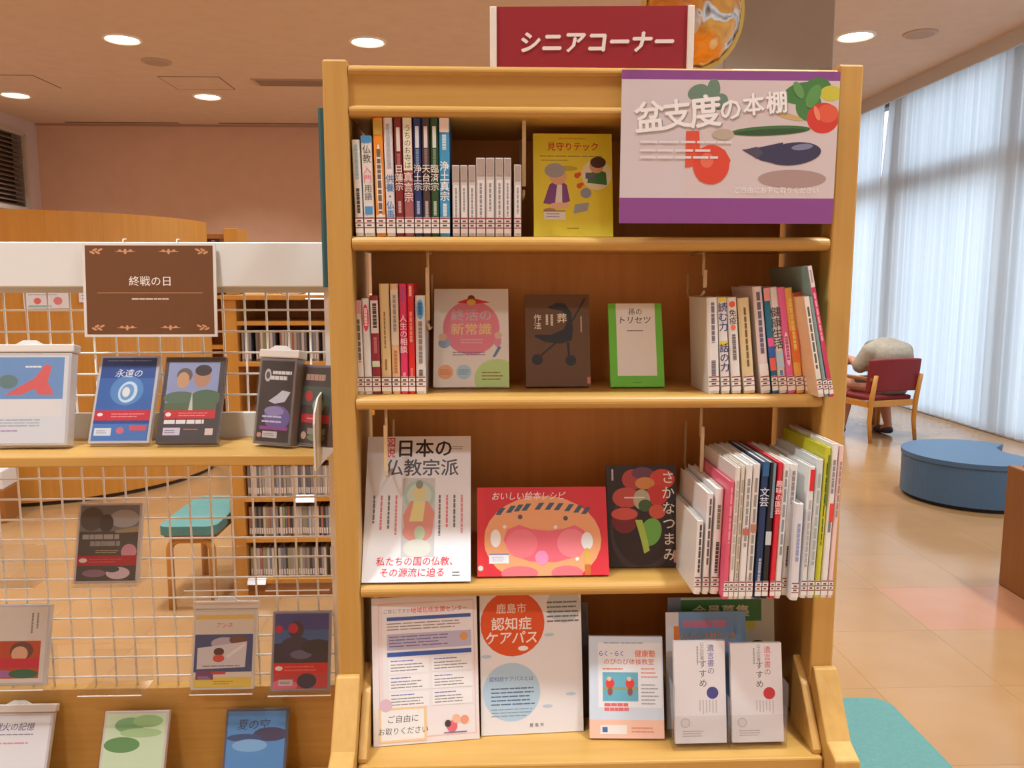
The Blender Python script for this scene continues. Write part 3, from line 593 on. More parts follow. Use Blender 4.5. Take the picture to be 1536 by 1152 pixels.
# bottom shelf: leaflets
def a_leaf1(A):
    A.rect(0, 0, 1, 1, (232, 226, 226)); A.rect(.06, .04, .97, .96, (232, 176, 176)); A.rect(.065, .045, .965, .955, (234, 222, 224)); A.rect(.1, .05, .955, .945, (236, 232, 234))
    A.text('ご存じですか', .24, .905, .032, (130, 126, 126)); A.text('地域包括支援センター', .64, .905, .04, (222, 80, 70), bold=.02); A.rect(.14, .84, .94, .865, (70, 96, 160)); A.lines(.14, .77, .94, .83, 3, (150, 130, 120)); A.rect(.14, .64, .94, .75, (190, 184, 210)); A.lines(.16, .655, .8, .74, 4, (116, 110, 150)); A.circ(.87, .71, .04, (220, 160, 100))
    A.rect(.14, .595, .94, .625, (60, 96, 176))
    for x in (.15, .56):
        for y in (.48, .365, .25): A.rect(x, y, x + .38, y + .1, (240, 240, 242)); A.lines(x + .02, y + .075, x + .24, y + .095, 1, (100, 110, 190)); A.lines(x + .02, y + .01, x + .34, y + .07, 3, (140, 134, 134))
    A.rect(.05, .02, .5, .25, (238, 206, 160)); A.rect(.075, .035, .475, .235, (240, 240, 240)); A.text('ご自由に', .28, .175, .055, (70, 72, 78), shear=.1); A.text('お取りください', .28, .095, .052, (70, 72, 78), shear=.1, xs=.95); A.circ(.12, .27, .06, (222, 190, 206))
    A.ell(.74, .1, .05, .04, (226, 110, 130)); A.ell(.78, .15, .04, .03, (240, 190, 160)); A.ell(.86, .14, .04, .03, (236, 160, 130)); A.ell(.7, .12, .03, .025, (80, 60, 60)); A.rect(.66, .055, .88, .062, (110, 110, 150))
face_out('leaflet', 'pale pink and blue text leaflet with handwritten-style note, bottom shelf', 'leaflet', 561, 720, 1110, 894, 1.475, ZS[3], .295, .004, (232, 226, 226), a_leaf1, pages=False, coat=.3, yaw=6, tilt=11)
def a_leaf2(A):
    A.rect(0, 0, 1, 1, (232, 230, 232)); A.circ(.32, .79, .315, (226, 86, 36)); A.text('鹿島市', .31, .9, .075, (240, 226, 214), bold=.02); A.text('認知症', .31, .79, .098, (244, 236, 228), bold=.03, xs=1.02); A.text('ケアパス', .31, .69, .1, (244, 240, 236), bold=.03, shear=.15, xs=.98); A.ell(.42, .61, .05, .018, (240, 236, 232))
    A.circ(.83, .91, .17, (196, 206, 210)); A.lines(.66, .78, .98, .95, 5, (110, 108, 110)); A.circ(.3, .3, .28, (178, 208, 230)); A.text('認知症ケアパスとは', .3, .395, .036, (80, 110, 176), bold=.01); A.lines(.1, .2, .55, .34, 5, (90, 110, 140)); A.lines(.1, .12, .52, .19, 3, (140, 160, 180))
    for x, y in ((.06, .56), (.68, .7), (.88, .27), (.65, .19)): A.ell(x, y, .05, .012, (186, 208, 226))
    A.text('鹿 島 市', .54, .06, .03, (90, 88, 90))
face_out('leaflet', 'white care-path leaflet with an orange disc and blue disc, bottom shelf', 'leaflet', 722, 876, 1099, 891, 1.50, ZS[3], .297, .004, (232, 230, 232), a_leaf2, pages=False, coat=.3, yaw=3, tilt=11)
box_ = face_out('folder', 'dark grey folder edge behind the care-path leaflet', 'folder', 770, 884, 1083, 905, 1.555, ZS[3], .262, .004, (70, 64, 62), lambda A: A.rect(.8, .03, .98, .97, (78, 72, 70)), pages=False, yaw=2, tilt=8)
def a_leaf3(A):
    A.rect(0, 0, 1, 1, (206, 220, 236)); A.rect(.0, 0, 1, .18, (240, 196, 176)); A.rect(.12, .3, .98, .94, (230, 234, 240)); A.lines(.2, .92, .9, .95, 1, (140, 150, 180))
    A.text('らく・らく', .3, .83, .06, (70, 96, 180), bold=.03, xs=.9); A.text('健康塾', .76, .83, .075, (230, 120, 80), bold=.03, xs=.95); A.text('のびのび体操教室', .54, .75, .062, (214, 110, 90), bold=.01, xs=1.05); A.lines(.18, .655, .5, .7, 1, (226, 140, 120)); A.rect(.18, .36, .66, .645, (104, 176, 200)); A.rect(.18, .47, .66, .5, (150, 160, 120))
    for x in (.28, .55): A.ell(x, .535, .06, .05, (220, 70, 64)); A.ell(x - .01, .58, .03, .022, (226, 190, 160)); A.ell(x, .455, .035, .04, (150, 90, 80))
    A.lines(.7, .58, .94, .7, 3, (232, 150, 130)); A.lines(.7, .32, .94, .54, 6, (160, 166, 176)); A.lines(.2, .26, .6, .35, 2, (226, 110, 110), .7); A.rect(.14, .04, .5, .13, (234, 230, 226)); A.rect(.17, .06, .24, .11, (70, 110, 170)); A.lines(.56, .05, .92, .12, 2, (220, 150, 130))
face_out('leaflet', 'light blue exercise-class leaflet with a photo of two people in red', 'leaflet', 885, 996, 1116, 955, 1.47, ZS[3], .215, .014, (214, 222, 234), a_leaf3, pages=False, coat=.2, yaw=-3, tilt=16)
def a_green2(A):
    A.rect(0, 0, 1, 1, (196, 208, 206)); A.rect(.12, .8, .88, .98, (60, 130, 70)); A.text('会員募集', .5, .885, .105, (222, 226, 190), bold=.04, xs=1.15); A.rect(0, .86, .12, 1, (120, 140, 160)); A.rect(.7, .73, .82, .8, (206, 206, 90)); A.ell(.84, .55, .1, .09, (60, 46, 44)); A.ell(.84, .5, .08, .07, (220, 170, 140))
face_out('leaflet', 'green-headed membership leaflet standing behind the others, bottom shelf', 'leaflet', 1003, 1162, 1085, 896, 1.545, ZS[3], .278, .003, (196, 208, 206), a_green2, pages=False, tilt=8)
def a_blue2(A):
    A.rect(0, 0, 1, 1, (120, 160, 200)); A.rect(0, 0, .16, 1, (222, 224, 226)); A.rect(.1, .75, .17, .88, (230, 130, 60)); A.lines(.22, .85, .9, .94, 1, (206, 130, 160), .7); A.text('シルバー人材センター', .55, .79, .08, (226, 150, 50), bold=.03, xs=.72); A.lines(.3, .7, .85, .745, 1, (190, 120, 150), .7)
face_out('leaflet', 'blue leaflet with orange lettering behind the white pamphlets', 'leaflet', 1000, 1120, 1104, 918, 1.505, ZS[3], .24, .003, (140, 170, 200), a_blue2, pages=False, tilt=9)
def pam(dot, txt):
    def a(A):
        A.rect(0, 0, 1, 1, (234, 232, 236)); A.text('遺言書の', .72, .82, .075, txt, True, .005); A.text('すすめ', .56, .68, .085, (80, 80, 84), True, .0, sp=1.1); A.text('公正証書', .55, .9, .045, (130, 130, 140), True); A.vlines(.42, .72, .5, .95, 1, (170, 170, 176)); A.circ(.74, .49, .115, dot); A.vlines(.46, .28, .84, .42, 6, (196, 194, 198)); A.circ(.2, .2, .09, (190, 190, 194)); A.circ(.2, .2, .075, (226, 226, 230)); A.lines(.14, .06, .6, .13, 3, (180, 178, 182))
    return a
face_out('pamphlet', 'white pamphlet with a navy dot in the clear rack, bottom shelf', 'pamphlet', 1013, 1090, 1124, 962, 1.442, ZS[3] + .006, .212, .01, (234, 232, 236), pam((80, 84, 150), (96, 104, 170)), pages=False, coat=.1, tilt=11, group='white pamphlets in the clear rack')
face_out('pamphlet', 'white pamphlet with a red dot in the clear rack, bottom shelf', 'pamphlet', 1098, 1175, 1130, 965, 1.442, ZS[3] + .006, .215, .01, (236, 230, 230), pam((206, 64, 74), (214, 90, 100)), pages=False, coat=.1, tilt=11, group='white pamphlets in the clear rack')
a_, b_ = P(1010, 1128, 1.43), P(1180, 1128, 1.43)
rk = empty('pamphlet_rack', ((a_.x + b_.x) / 2, 1.43, ZS[3] + .0005), (0, 0, 0), 'clear acrylic rack holding two white pamphlets on the bottom shelf', 'rack'); hw = (b_.x - a_.x) / 2
box('rack_floor', -hw, hw, 0, .085, 0, .003, ACRYL, rk); box('rack_lip', -hw, hw, 0, .0025, .003, .07, ACRYL, rk); box('rack_back', -hw, hw, .083, .0855, .003, .15, ACRYL, rk)
for sx in (-1, 0, 1): box('rack_partition', sx * hw - .0012, sx * hw + .0012, .003, .083, .003, .13 if sx else .1, ACRYL, rk)

# ------------------------------------------------------------------ sign, poster and foil balloon on the bookcase
sg = empty('sign_box', (.20, 1.52, 1.9305), (0, 0, R(-3)), 'dark red corner sign box with white lettering on top of the bookcase', 'sign')
box('sign_panel', -.172, .172, -.006, .004, .0, .112, C((150, 34, 48), .4, 0, .3), sg)
for s_ in (-1, 1): MB().prism([(-.010, 0), (.05, 0), (.05, .1), (.03, .112), (-.010, .112)], s_ * .172, s_ * .184, 0, C((232, 226, 218), .4)).build('side_cap', sg, bev=.002)
box('sign_base', -.172, .172, .004, .05, 0, .004, C((150, 34, 48), .4), sg); box('sign_back', -.172, .172, .046, .05, .004, .1, C((150, 34, 48), .4), sg)
A = Art(.344, .112); A.d = .0075; A.text('シニアコーナー', .53, .45, .36, (236, 226, 224), bold=.07, xs=1.0, shear=.1); A.build(sg)
ps = empty('shelf_poster', ((.247 + .637) / 2, 1.466, 1.655), (R(1), 0, R(0)), 'purple-banded vegetable poster hung over the top right of the bookcase', 'poster')
PW, PH = .39, .265
box('sheet', -PW / 2, PW / 2, 0, .0015, 0, PH, C((206, 200, 208), .3, 0, .5), ps)
A = Art(PW, PH); PU = (142, 76, 150)
A.rect(0, .17, 1, .94, (214, 206, 212)); A.rect(0, .94, 1, 1, PU); A.rect(0, 0, 1, .17, PU)
A.rect(.3, .17, 1, .94, (216, 204, 206))
for x, y, rx, ry, r in ((.35, .86, .05, .05, 20), (.38, .78, .06, .04, -10), (.42, .88, .03, .07, 0), (.45, .8, .04, .05, 40)): A.ell(x, y, rx, ry, (110, 140, 124), rot=r)
for x, y, rx, ry, r in ((.83, .86, .09, .07, 10), (.86, .78, .06, .1, 0), (.9, .9, .06, .06, 0)): A.ell(x, y, rx, ry, (74, 132, 70), rot=r)
A.ell(.96, .86, .05, .05, (206, 200, 70)); A.ell(.93, .7, .075, .1, (214, 62, 50)); A.ell(.95, .73, .05, .06, (226, 96, 70)); A.ell(.77, .71, .07, .018, (204, 178, 120), rot=-14)
A.ell(.69, .615, .185, .032, (74, 116, 66), rot=3); A.ell(.69, .608, .17, .02, (52, 88, 54), rot=3); A.ell(.8, .3, .16, .06, (176, 150, 146)); A.ell(.8, .465, .13, .075, (62, 62, 92), rot=6); A.poly([(.56, .49), (.62, .5), (.75, .54), (.75, .39), (.65, .42), (.61, .45)], (62, 62, 92)); A.poly([(.57, .49), (.63, .51), (.66, .47), (.63, .43), (.6, .46)], (84, 80, 100)); A.ell(.84, .51, .05, .02, (130, 136, 170), rot=6)
A.poly([(.3, .61), (.36, .61), (.365, .5), (.48, .49), (.51, .42), (.48, .3), (.43, .26), (.37, .28), (.34, .38), (.3, .37)], (224, 86, 62)); A.ell(.42, .39, .085, .13, (222, 76, 56)); A.ell(.40, .42, .03, .05, (234, 116, 90)); A.ell(.88, .84, .03, .08, (96, 156, 84), rot=-25); A.ell(.81, .88, .02, .06, (104, 160, 92), rot=30); A.ell(.9, .73, .012, .05, (240, 140, 110), rot=20); A.ell(.47, .59, .05, .035, (190, 176, 160))
for k, (ch, x, y, s_) in enumerate((('盆', .13, .70, .21), ('支', .255, .72, .20), ('度', .385, .74, .22), ('の', .5, .755, .16), ('本', .605, .785, .15), ('棚', .71, .80, .15))):
    A.text(ch, x + .004, y - .006, s_, (150, 150, 158), bold=.055, rot=6); A.text(ch, x, y, s_, (246, 246, 246), bold=.042, rot=6)
for y in (.52, .465, .42): A.lines(.09, y, .52, y + .035, 1, (232, 226, 228), .45)
A.text('ご自由にお手に取りください', .73, .225, .045, (244, 240, 240), bold=.01)
A.build(ps, 'poster_print')
for sx in (-.17, .17): box('tape', sx - .015, sx + .015, -.0006, .0, PH - .012, PH + .006, ACRYL, ps)
# balloon
def foil():
    m, t, b = nmat('printed_foil'); L = t.links.new
    tc = t.nodes.new('ShaderNodeTexCoord'); n = t.nodes.new('ShaderNodeTexNoise'); n.inputs['Scale'].default_value = 16; n.inputs['Detail'].default_value = 2; n.inputs['Distortion'].default_value = 1.2
    r = t.nodes.new('ShaderNodeValToRGB'); e = r.color_ramp.elements
    e[0].position = 0; e[0].color = (*lin((92, 70, 62)), 1); e[1].position = .42; e[1].color = (*lin((222, 150, 60)), 1)
    for p_, c in ((.52, (206, 140, 66)), (.60, (214, 206, 196)), (.68, (120, 90, 76))): q = e.new(p_); q.color = (*lin(c), 1)
    L(tc.outputs['Object'], n.inputs['Vector']); L(n.outputs[0], r.inputs[0]); L(r.outputs[0], b.inputs['Base Color'])
    b.inputs['Metallic'].default_value = .75; b.inputs['Roughness'].default_value = .22
    n2 = t.nodes.new('ShaderNodeTexNoise'); n2.inputs['Scale'].default_value = 40; bp = t.nodes.new('ShaderNodeBump'); bp.inputs['Strength'].default_value = .25; bp.inputs['Distance'].default_value = .004
    L(tc.outputs['Object'], n2.inputs['Vector']); L(n2.outputs[0], bp.inputs['Height']); L(bp.outputs[0], b.inputs['Normal'])
    return m
FOIL = foil()
bq = P(1046, 8, 1.60)
bo = empty('foil_balloon', (bq.x, 1.62, bq.z), (R(8), R(38), R(24)), 'gold and silver foil balloon peeking out behind the red sign', 'balloon')
prof = [(0, -.05), (.03, -.048), (.06, -.04), (.085, -.026), (.1, -.01), (.108, 0), (.1, .01), (.085, .026), (.06, .04), (.03, .048), (0, .05)]
vs_ = []; fs_ = []; NN = 48
for j, (r_, z_) in enumerate(prof):
    for k in range(NN): a = 2 * math.pi * k / NN; rr = r_ * (1 + (.018 * math.sin(a * 18) if r_ > .07 else 0)); vs_.append((rr * math.cos(a), z_, rr * math.sin(a)))
for j in range(len(prof) - 1):
    for k in range(NN): fs_.append((j * NN + k, j * NN + (k + 1) % NN, (j + 1) * NN + (k + 1) % NN, (j + 1) * NN + k))
MB().add(vs_, fs_, FOIL).build('foil_skin', bo, smooth=True)
MB().lathe([(.107, -.0008), (.116, -.0008), (.116, .0008), (.107, .0008)], C((206, 160, 80), .25, .8), 48).build('seam', bo, rot=(R(90), 0, 0))

# ------------------------------------------------------------------ the wire display stand at the left
SY = 1.93; SX0, SX1 = -1.40, -.356
st = empty('display_stand', (-.85, SY, 0), (0, 0, 0), 'white wire-grid display stand with beech shelf left of the bookcase', 'display stand')
def spart(name, *a, **k):
    o = box(name, *a, st, **k); o.location = (.85, -SY, 0); return o
spart('header_panel', SX0, SX1, SY - .05, SY + .01, 1.538, 1.64, WHITE, bev=.003); spart('header_lip', SX0, SX1, SY - .03, SY + .0, 1.525, 1.538, C((206, 200, 188), .4))
spart('base_board', SX0, SX1 - .0, SY - .012, SY + .02,   .02, .548, WOODX, bev=.003)
spart('lower_ledge', SX0, SX1, SY - .16, SY - .012, .31, .33, WOODX, bev=.003)
spart('shelf', SX0, SX1 - .005, 1.70, SY - .02, 1.160, 1.183, WOODX, bev=.003)
spart('shelf_back_plate', SX0, SX1, SY - .022, SY - .012, 1.183, 1.243, WHITE, bev=.002)
MB().prism([(1.695, 1.15), (1.695, 1.25), (1.705, 1.275), (1.74, 1.30), (SY - .01, 1.33), (SY - .01, 1.15)], SX1 - .005, SX1 - .001, 0, WHITE).build('shelf_bracket', st, (.85, -SY, 0))
for x in (SX0 + .006, SX1 - .012): spart('upright', x - .006, x + .006, SY - .008, SY + .014, .0, 1.54, WIRE)
wv = wh = None
k = 0; x = -1.121 - .2535
while x < SX1 - .02:
    if wv is None: wv = MB().tube([(0, 0, .55), (0, 0, 1.54)],   .0025, WIRE, 6).build('upright_wire', st, (x + .85, .004, 0), smooth=True)
    else: again(wv, 'upright_wire', st, (x + .85, .004, 0))
    x += .0507
z = .575
while z < 1.53:
    if wh is None: wh = MB().tube([(SX0, 0, 0), (SX1 - .01, 0, 0)],   .0025, WIRE, 6).build('level_wire', st, (.85, -.0008, z), smooth=True)
    else: again(wh, 'level_wire', st, (.85, -.0008, z))
    z += .0505
# placard
a_, b_ = P(130, 504, 1.86), P(326, 504, 1.86); wd = b_.x - a_.x; tz = P(220, 366, 1.875).z
pc = empty('placard', ((a_.x + b_.x) / 2, 1.855, a_.z), (R(-4), 0, 0), 'brown placard with white lettering hung on the white header panel', 'placard'); hh = (tz - a_.z)
box('holder', -wd / 2 - .002, wd / 2 + .002, .0, .004, -.002, hh + .002, C((222, 216, 210), .25), pc)
A = Art(wd, hh); A.rect(.015, .02, .985, .985, (110, 70, 40)); OR = (206, 150, 110)
A.text('終戦の日', .5, .6, .115, (236, 230, 222), xs=1.02, bold=.005); A.rect(.1, .468, .9, .474, OR); A.lines(.36, .39, .66, .42, 1, (206, 190, 170), .6)
for y, sgn in ((.92, 1), (.09, 1)):
    for x, d in ((.07, 1), (.93, -1)):
        for q in range(4): A.ell(x + d * q * .02, y + (.018 if q % 2 else -.012), .022, .012, OR, n=10, rot=25 * d * (1 if q % 2 else -1))
    for x in (.32, .65): A.ell(x, y, .08, .006, OR, n=10); A.ell(x, y, .012, .03, OR, n=10); A.ell(x - .04, y + .01, .014, .012, OR, n=10); A.ell(x + .04, y + .01, .014, .012, OR, n=10)
A.build(pc, 'placard_print')
for sx in (-.06, .06): MB().tube([(sx, .004, hh), (sx, .008, hh + .012), (sx, .022, hh + .014)], .0015, WIRE, 6).build('hook', pc)
# DVDs
GREY = (196, 190, 188)
def dvd(label, loc, rot, art, w=.133, h=.188, t=.015, frame=(210, 206, 206), hanger=False, group=None, name='dvd_case', border=.006):
    o = empty(name, loc, rot, label, 'DVD', group)
    cv = box('case', -w / 2, w / 2, 0, t, 0, h, C(frame, .2, 0, .6), o, .002)
    A = Art(w - 2 * border, h - 2 * border); art(A); A.build(cv, 'cover_sheet', loc=(0, 0, border))
    box('clear_sleeve', -w / 2 - .0015, w / 2 + .0015, -.0026, -.0016, -.0005, h + .001, ACRYL, o)
    if hanger:
        box('hanger_bar', -w / 2 - .004, w / 2 + .004, -.002, t + .002, h + .001, h + .020, MILKY, o, .003)
        MB().prism([(-.03, 0), (.03, 0), (.014, .009), (-.014, .009)], .002, .006, 1, C((226, 232, 232), .3)).build('hanger_tab', o, (.0, 0, h + .02))
    return o
def place(px, py, Y): q = P(px, py, Y); return q
ZD = 1.1835
def lay_dvd(xl, xr, yb, yt, Y, label, art, roll=0, yaw=0, h=.188, **k):
    a, b = P(xl, yb, Y), P(xr, yb, Y); xm = (a.x + b.x) / 2; t = k.get('t', .015); th = R(k.pop('tilt', 26)); h = high_for(xm, Y, ZD + t * math.sin(th), th, yt)
    e = (Matrix.Rotation(R(yaw), 3, 'Z') @ Matrix.Rotation(-th, 3, 'X') @ Matrix.Rotation(R(roll), 3, 'Y')).to_euler()
    return dvd(label, (xm, Y, ZD + t * math.sin(th) + .001), e, art, w=b.x - a.x, h=h, group='DVDs on the stand shelf', **k)
def d1(A):  # white lower part of this cover is glare painted into the print
    A.rect(0, 0, 1, 1, (226, 230, 236)); A.rect(.02, .3, .95, .98, (120, 160, 210)); A.poly([(.25, .55), (.6, .74), (.72, .9), (.8, .88), (.76, .7), (.84, .55), (.66, .55), (.6, .62), (.45, .55)], (226, 110, 110)); A.ell(.28, .7, .12, .08, (110, 140, 140)); A.lines(.48, .84, .74, .9, 1, (240, 244, 246)); A.rect(.02, .3, .95, .5, (236, 232, 232)); A.lines(.05, .12, .5, .16, 1, (176, 120, 176)); A.lines(.05, .18, .9, .28, 3, (170, 180, 196))
lay_dvd(-34, 100, 664, 530, 1.775, 'white-framed DVD with a red and blue cover at the far left of the shelf', d1, tilt=14, t=.03, hanger=True)
def d2(A):
    A.rect(0, 0, 1, 1, (36, 78, 150)); A.rect(0, .3, 1, .75, (54, 104, 176)); A.rect(0, 0, 1, .2, (70, 120, 190)); A.ell(.52, .6, .3, .18, (86, 140, 200)); A.ell(.54, .58, .17, .13, (200, 222, 240), rot=-15); A.ell(.53, .58, .12, .1, (110, 156, 206), rot=-15); A.ell(.51, .58, .07, .06, (226, 230, 226)); A.text('永遠の', .52, .81, .105, (226, 232, 240), bold=.01, shear=.2); A.lines(.1, .95, .9, .98, 1, (150, 176, 210)); A.rect(0, .24, 1, .36, (204, 44, 60)); A.lines(.3, .27, .9, .33, 2, (236, 150, 156)); A.ell(.1, .31, .05, .02, (244, 240, 240)); A.rect(.04, .06, .34, .15, (220, 224, 230)); A.lines(.08, .08, .3, .13, 2, (110, 100, 150)); A.rect(.66, .12, .96, .18, (214, 90, 100)); A.ell(.5, .12, .07, .04, (210, 110, 130))
lay_dvd(130, 223, 655, 534, 1.80, 'blue DVD with a pale ring on its cover on the stand shelf', d2, h=.186)
def d3(A):
    A.rect(0, 0, 1, 1, (70, 66, 70)); A.rect(.03, .35, .95, .96, (150, 160, 200)); A.ell(.33, .8, .14, .09, (110, 96, 90)); A.ell(.31, .74, .11, .1, (206, 160, 120)); A.ell(.65, .78, .15, .13, (190, 140, 110)); A.ell(.66, .86, .15, .07, (60, 50, 50)); A.ell(.3, .52, .3, .08, (96, 120, 100)); A.ell(.75, .52, .28, .1, (84, 112, 84)); A.rect(.03, .36, .95, .46, (90, 110, 80)); A.poly([(.46, .36), (.54, .36), (.5, .6)], (200, 204, 200)); A.rect(.05, .27, .95, .37, (206, 44, 52)); A.lines(.3, .29, .9, .35, 2, (240, 150, 150)); A.ell(.12, .32, .05, .025, (246, 240, 240)); A.lines(.06, .2, .94, .26, 1, (236, 232, 232), .8); A.rect(.06, .07, .36, .16, (216, 206, 226)); A.lines(.09, .09, .33, .14, 2, (100, 96, 100)); A.lines(.42, .12, .7, .16, 1, (206, 110, 100)); A.rect(.8, .07, .94, .15, (226, 206, 196))
lay_dvd(232, 326, 658, 536, 1.79, 'dark-edged DVD with two faces over green hills, second from blue one', d3, h=.186, frame=(90, 86, 88))
def d4(A):
    A.rect(0, 0, 1, 1, (60, 50, 48)); A.ell(.22, .82, .1, .08, (196, 196, 196)); A.ell(.22, .82, .06, .045, (90, 80, 78)); A.lines(.36, .83, .95, .88, 1, (226, 222, 220), .8); A.lines(.3, .76, .95, .82, 1, (226, 222, 220), .8); A.poly([(.3, .5), (.55, .58), (.7, .64), (.95, .62), (.8, .5), (.5, .47)], (206, 206, 220)); A.ell(.6, .3, .4, .15, (110, 96, 160)); A.ell(.5, .38, .3, .06, (150, 140, 190)); A.lines(.15, .22, .9, .34, 2, (214, 206, 226)); A.rect(.1, .15, .95, .19, (150, 70, 150)); A.rect(.2, .05, .65, .13, (206, 200, 200)); A.lines(.24, .07, .6, .11, 2, (90, 86, 90)); A.ell(.1, .08, .07, .03, (214, 150, 130))
lay_dvd(373, 440, 668, 538, 1.775, 'thick brown-black DVD with a pale aircraft, hanger on top', d4, yaw=-22, tilt=12, t=.03, frame=(120, 112, 110), hanger=True)
def d5(A):
    A.rect(0, 0, 1, 1, (70, 60, 54)); A.rect(.0, .5, 1, .75, (80, 90, 80)); A.lines(.1, .82, .95, .92, 1, (190, 150, 130), .8); A.ell(.25, .62, .13, .07, (196, 56, 56)); A.ell(.6, .5, .2, .1, (150, 160, 150)); A.rect(.05, .27, 1, .38, (196, 44, 54)); A.lines(.25, .3, .8, .35, 1, (236, 160, 160)); A.rect(.3, .12, .9, .2, (150, 140, 130)); A.ell(.18, .1, .09, .05, (206, 170, 150)); A.ell(.6, .08, .3, .05, (110, 130, 90))
lay_dvd(437, 498, 670, 548, 1.765, 'dark DVD with red strip tucked behind the white shelf bracket', d5, yaw=-24, tilt=12, t=.02, frame=(110, 104, 120))
# acrylic pockets hung on the grid, some with DVDs
def pocket(px, py, label, w=.15, tall=.20):
    q = P(px, py, SY - .06); o = empty('acrylic_pocket', (q.x, SY - .006, q.z), (0, 0, 0), label, 'pocket', 'clear acrylic pockets hung on the grid')
    box('pocket_back', -w / 2, w / 2, -.0085, -.0065, 0, tall * .42, ACRYL, o)
    box('pocket_floor', -w / 2, w / 2, -.08, -.0085, 0, .002, ACRYL, o); box('pocket_lip', -w / 2, w / 2, -.082, -.08, 0, .02, ACRYL, o)
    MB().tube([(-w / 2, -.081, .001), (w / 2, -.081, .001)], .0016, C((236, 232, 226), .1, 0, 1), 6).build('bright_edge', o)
    for sx in (-1, 1): MB().tube([(sx * w * .3, -.0085, tall * .42), (sx * w * .3, -.006, tall * .47), (sx * w * .3, .008, tall * .47), (sx * w * .3, .012, tall * .44)], .0013, ACRYL, 6).build('hook', o)
    return o, q
def hung(px0, px1, pyb, label, art, plabel, tilt=17, **k):
    o, q = pocket((px0 + px1) / 2, pyb, plabel)
    wd = P(px1, pyb - 60, SY - .06).x - P(px0, pyb - 60, SY - .06).x
    dvd(label, (q.x, SY - .0785, q.z + .0085), (R(-tilt), 0, 0), art, w=wd, group='DVDs hung on the grid', **k)
def h1(A):
    A.rect(0, 0, 1, 1, (84, 82, 78)); A.rect(0, .65, 1, 1, (126, 130, 136)); A.ell(.75, .82, .25, .12, (176, 180, 186)); A.ell(.2, .82, .2, .16, (96, 90, 86)); A.ell(.45, .76, .12, .12, (80, 76, 72)); A.poly([(.6, .66), (1, .72), (1, .64), (.62, .63)], (176, 160, 130)); A.lines(.06, .54, .9, .62, 1, (176, 176, 176), .8); A.lines(.2, .45, .8, .53, 1, (160, 160, 160), .8); A.lines(.3, .36, .75, .41, 2, (196, 190, 150)); A.circ(.86, .38, .13, (222, 160, 180)); A.rect(0, .2, 1, .33, (190, 40, 56)); A.lines(.2, .23, .8, .3, 2, (214, 100, 110)); A.ell(.1, .27, .07, .03, (236, 226, 224)); A.ell(.7, .1, .2, .08, (226, 206, 220)); A.ell(.3, .1, .2, .05, (150, 120, 140)); A.ell(.6, .15, .12, .04, (70, 84, 90))
hung(115, 212, 876, 'grey-green DVD with red strip, hung highest on the grid', h1, 'clear pocket carrying the grey-green DVD')
def h2(A):
    A.rect(0, 0, 1, 1, (226, 218, 206)); A.rect(0, .06, .92, .55, (196, 76, 40)); A.ell(.6, .42, .2, .12, (110, 66, 50)); A.ell(.57, .38, .14, .1, (226, 176, 140)); A.rect(0, .2, .92, .32, (206, 40, 64)); A.ell(.3, .12, .2, .05, (170, 110, 170)); A.ell(.66, .12, .25, .06, (50, 110, 80)); A.vlines(.7, .62, .88, .92, 2, (150, 140, 130))
hung(-22, 74, 1028, 'cream and red DVD with a child in profile at the left edge', h2, 'clear pocket carrying the cream and red DVD')
def h3(A):
    A.rect(0, 0, 1, 1, (232, 226, 214)); A.rect(0, .9, 1, .96, (238, 206, 110)); A.text('アンネ', .5, .82, .08, (206, 60, 60), shear=.2); A.rect(0, .2, 1, .7, (70, 90, 140)); A.ell(.5, .58, .22, .08, (196, 190, 210)); A.ell(.75, .62, .16, .06, (120, 80, 70)); A.poly([(.05, .24), (.88, .26), (.9, .6), (.05, .52)], (226, 226, 234)); A.ell(.42, .44, .09, .07, (230, 190, 170)); A.ell(.42, .47, .09, .05, (90, 60, 56)); A.ell(.42, .38, .1, .05, (222, 90, 80)); A.poly([(.55, .42), (.86, .58), (.86, .54), (.57, .38)], (246, 246, 250)); A.lines(.15, .26, .8, .3, 1, (150, 130, 150)); A.rect(0, .0, 1, .13, (236, 206, 90)); A.rect(.04, .1, .34, .22, (130, 80, 130)); A.lines(.08, .1, .3, .15, 2, (220, 210, 220)); A.rect(.3, .17, .55, .21, (206, 70, 80)); A.lines(.35, .03, .7, .09, 2, (170, 150, 60))
hung(289, 384, 1034, 'yellow and white DVD with a letter on its cover, hung on grid', h3, 'clear pocket carrying the yellow and white DVD', hanger=True, frame=(226, 222, 216))
def h4(A):
    A.rect(0, 0, 1, 1, (60, 56, 70)); A.rect(0, .68, 1, 1, (70, 76, 150)); A.rect(0, .6, 1, .78, (66, 110, 176)); A.ell(.4, .78, .14, .12, (70, 50, 64)); A.circ(.34, .8, .09, (206, 40, 70)); A.circ(.08, .79, .07, (206, 40, 70)); A.ell(.4, .55, .3, .14, (64, 60, 84)); A.ell(.5, .45, .2, .06, (110, 110, 150)); A.ell(.8, .55, .3, .1, (50, 54, 60)); A.rect(0, .2, 1, .34, (226, 44, 44)); A.rect(0, 0, 1, .2, (206, 70, 70)); A.lines(.2, .22, .9, .31, 2, (240, 130, 120)); A.ell(.1, .27, .07, .03, (246, 240, 240)); A.ell(.2, .04, .25, .08, (226, 110, 140)); A.ell(.62, .1, .18, .1, (60, 56, 80)); A.rect(.1, .04, .36, .12, (206, 196, 200)); A.lines(.13, .06, .33, .1, 2, (80, 76, 80))
hung(408, 497, 1036, 'blue, black and red DVD hung on the grid beside the bookcase foot', h4, 'clear pocket carrying the blue, black and red DVD', frame=(150, 150, 156))
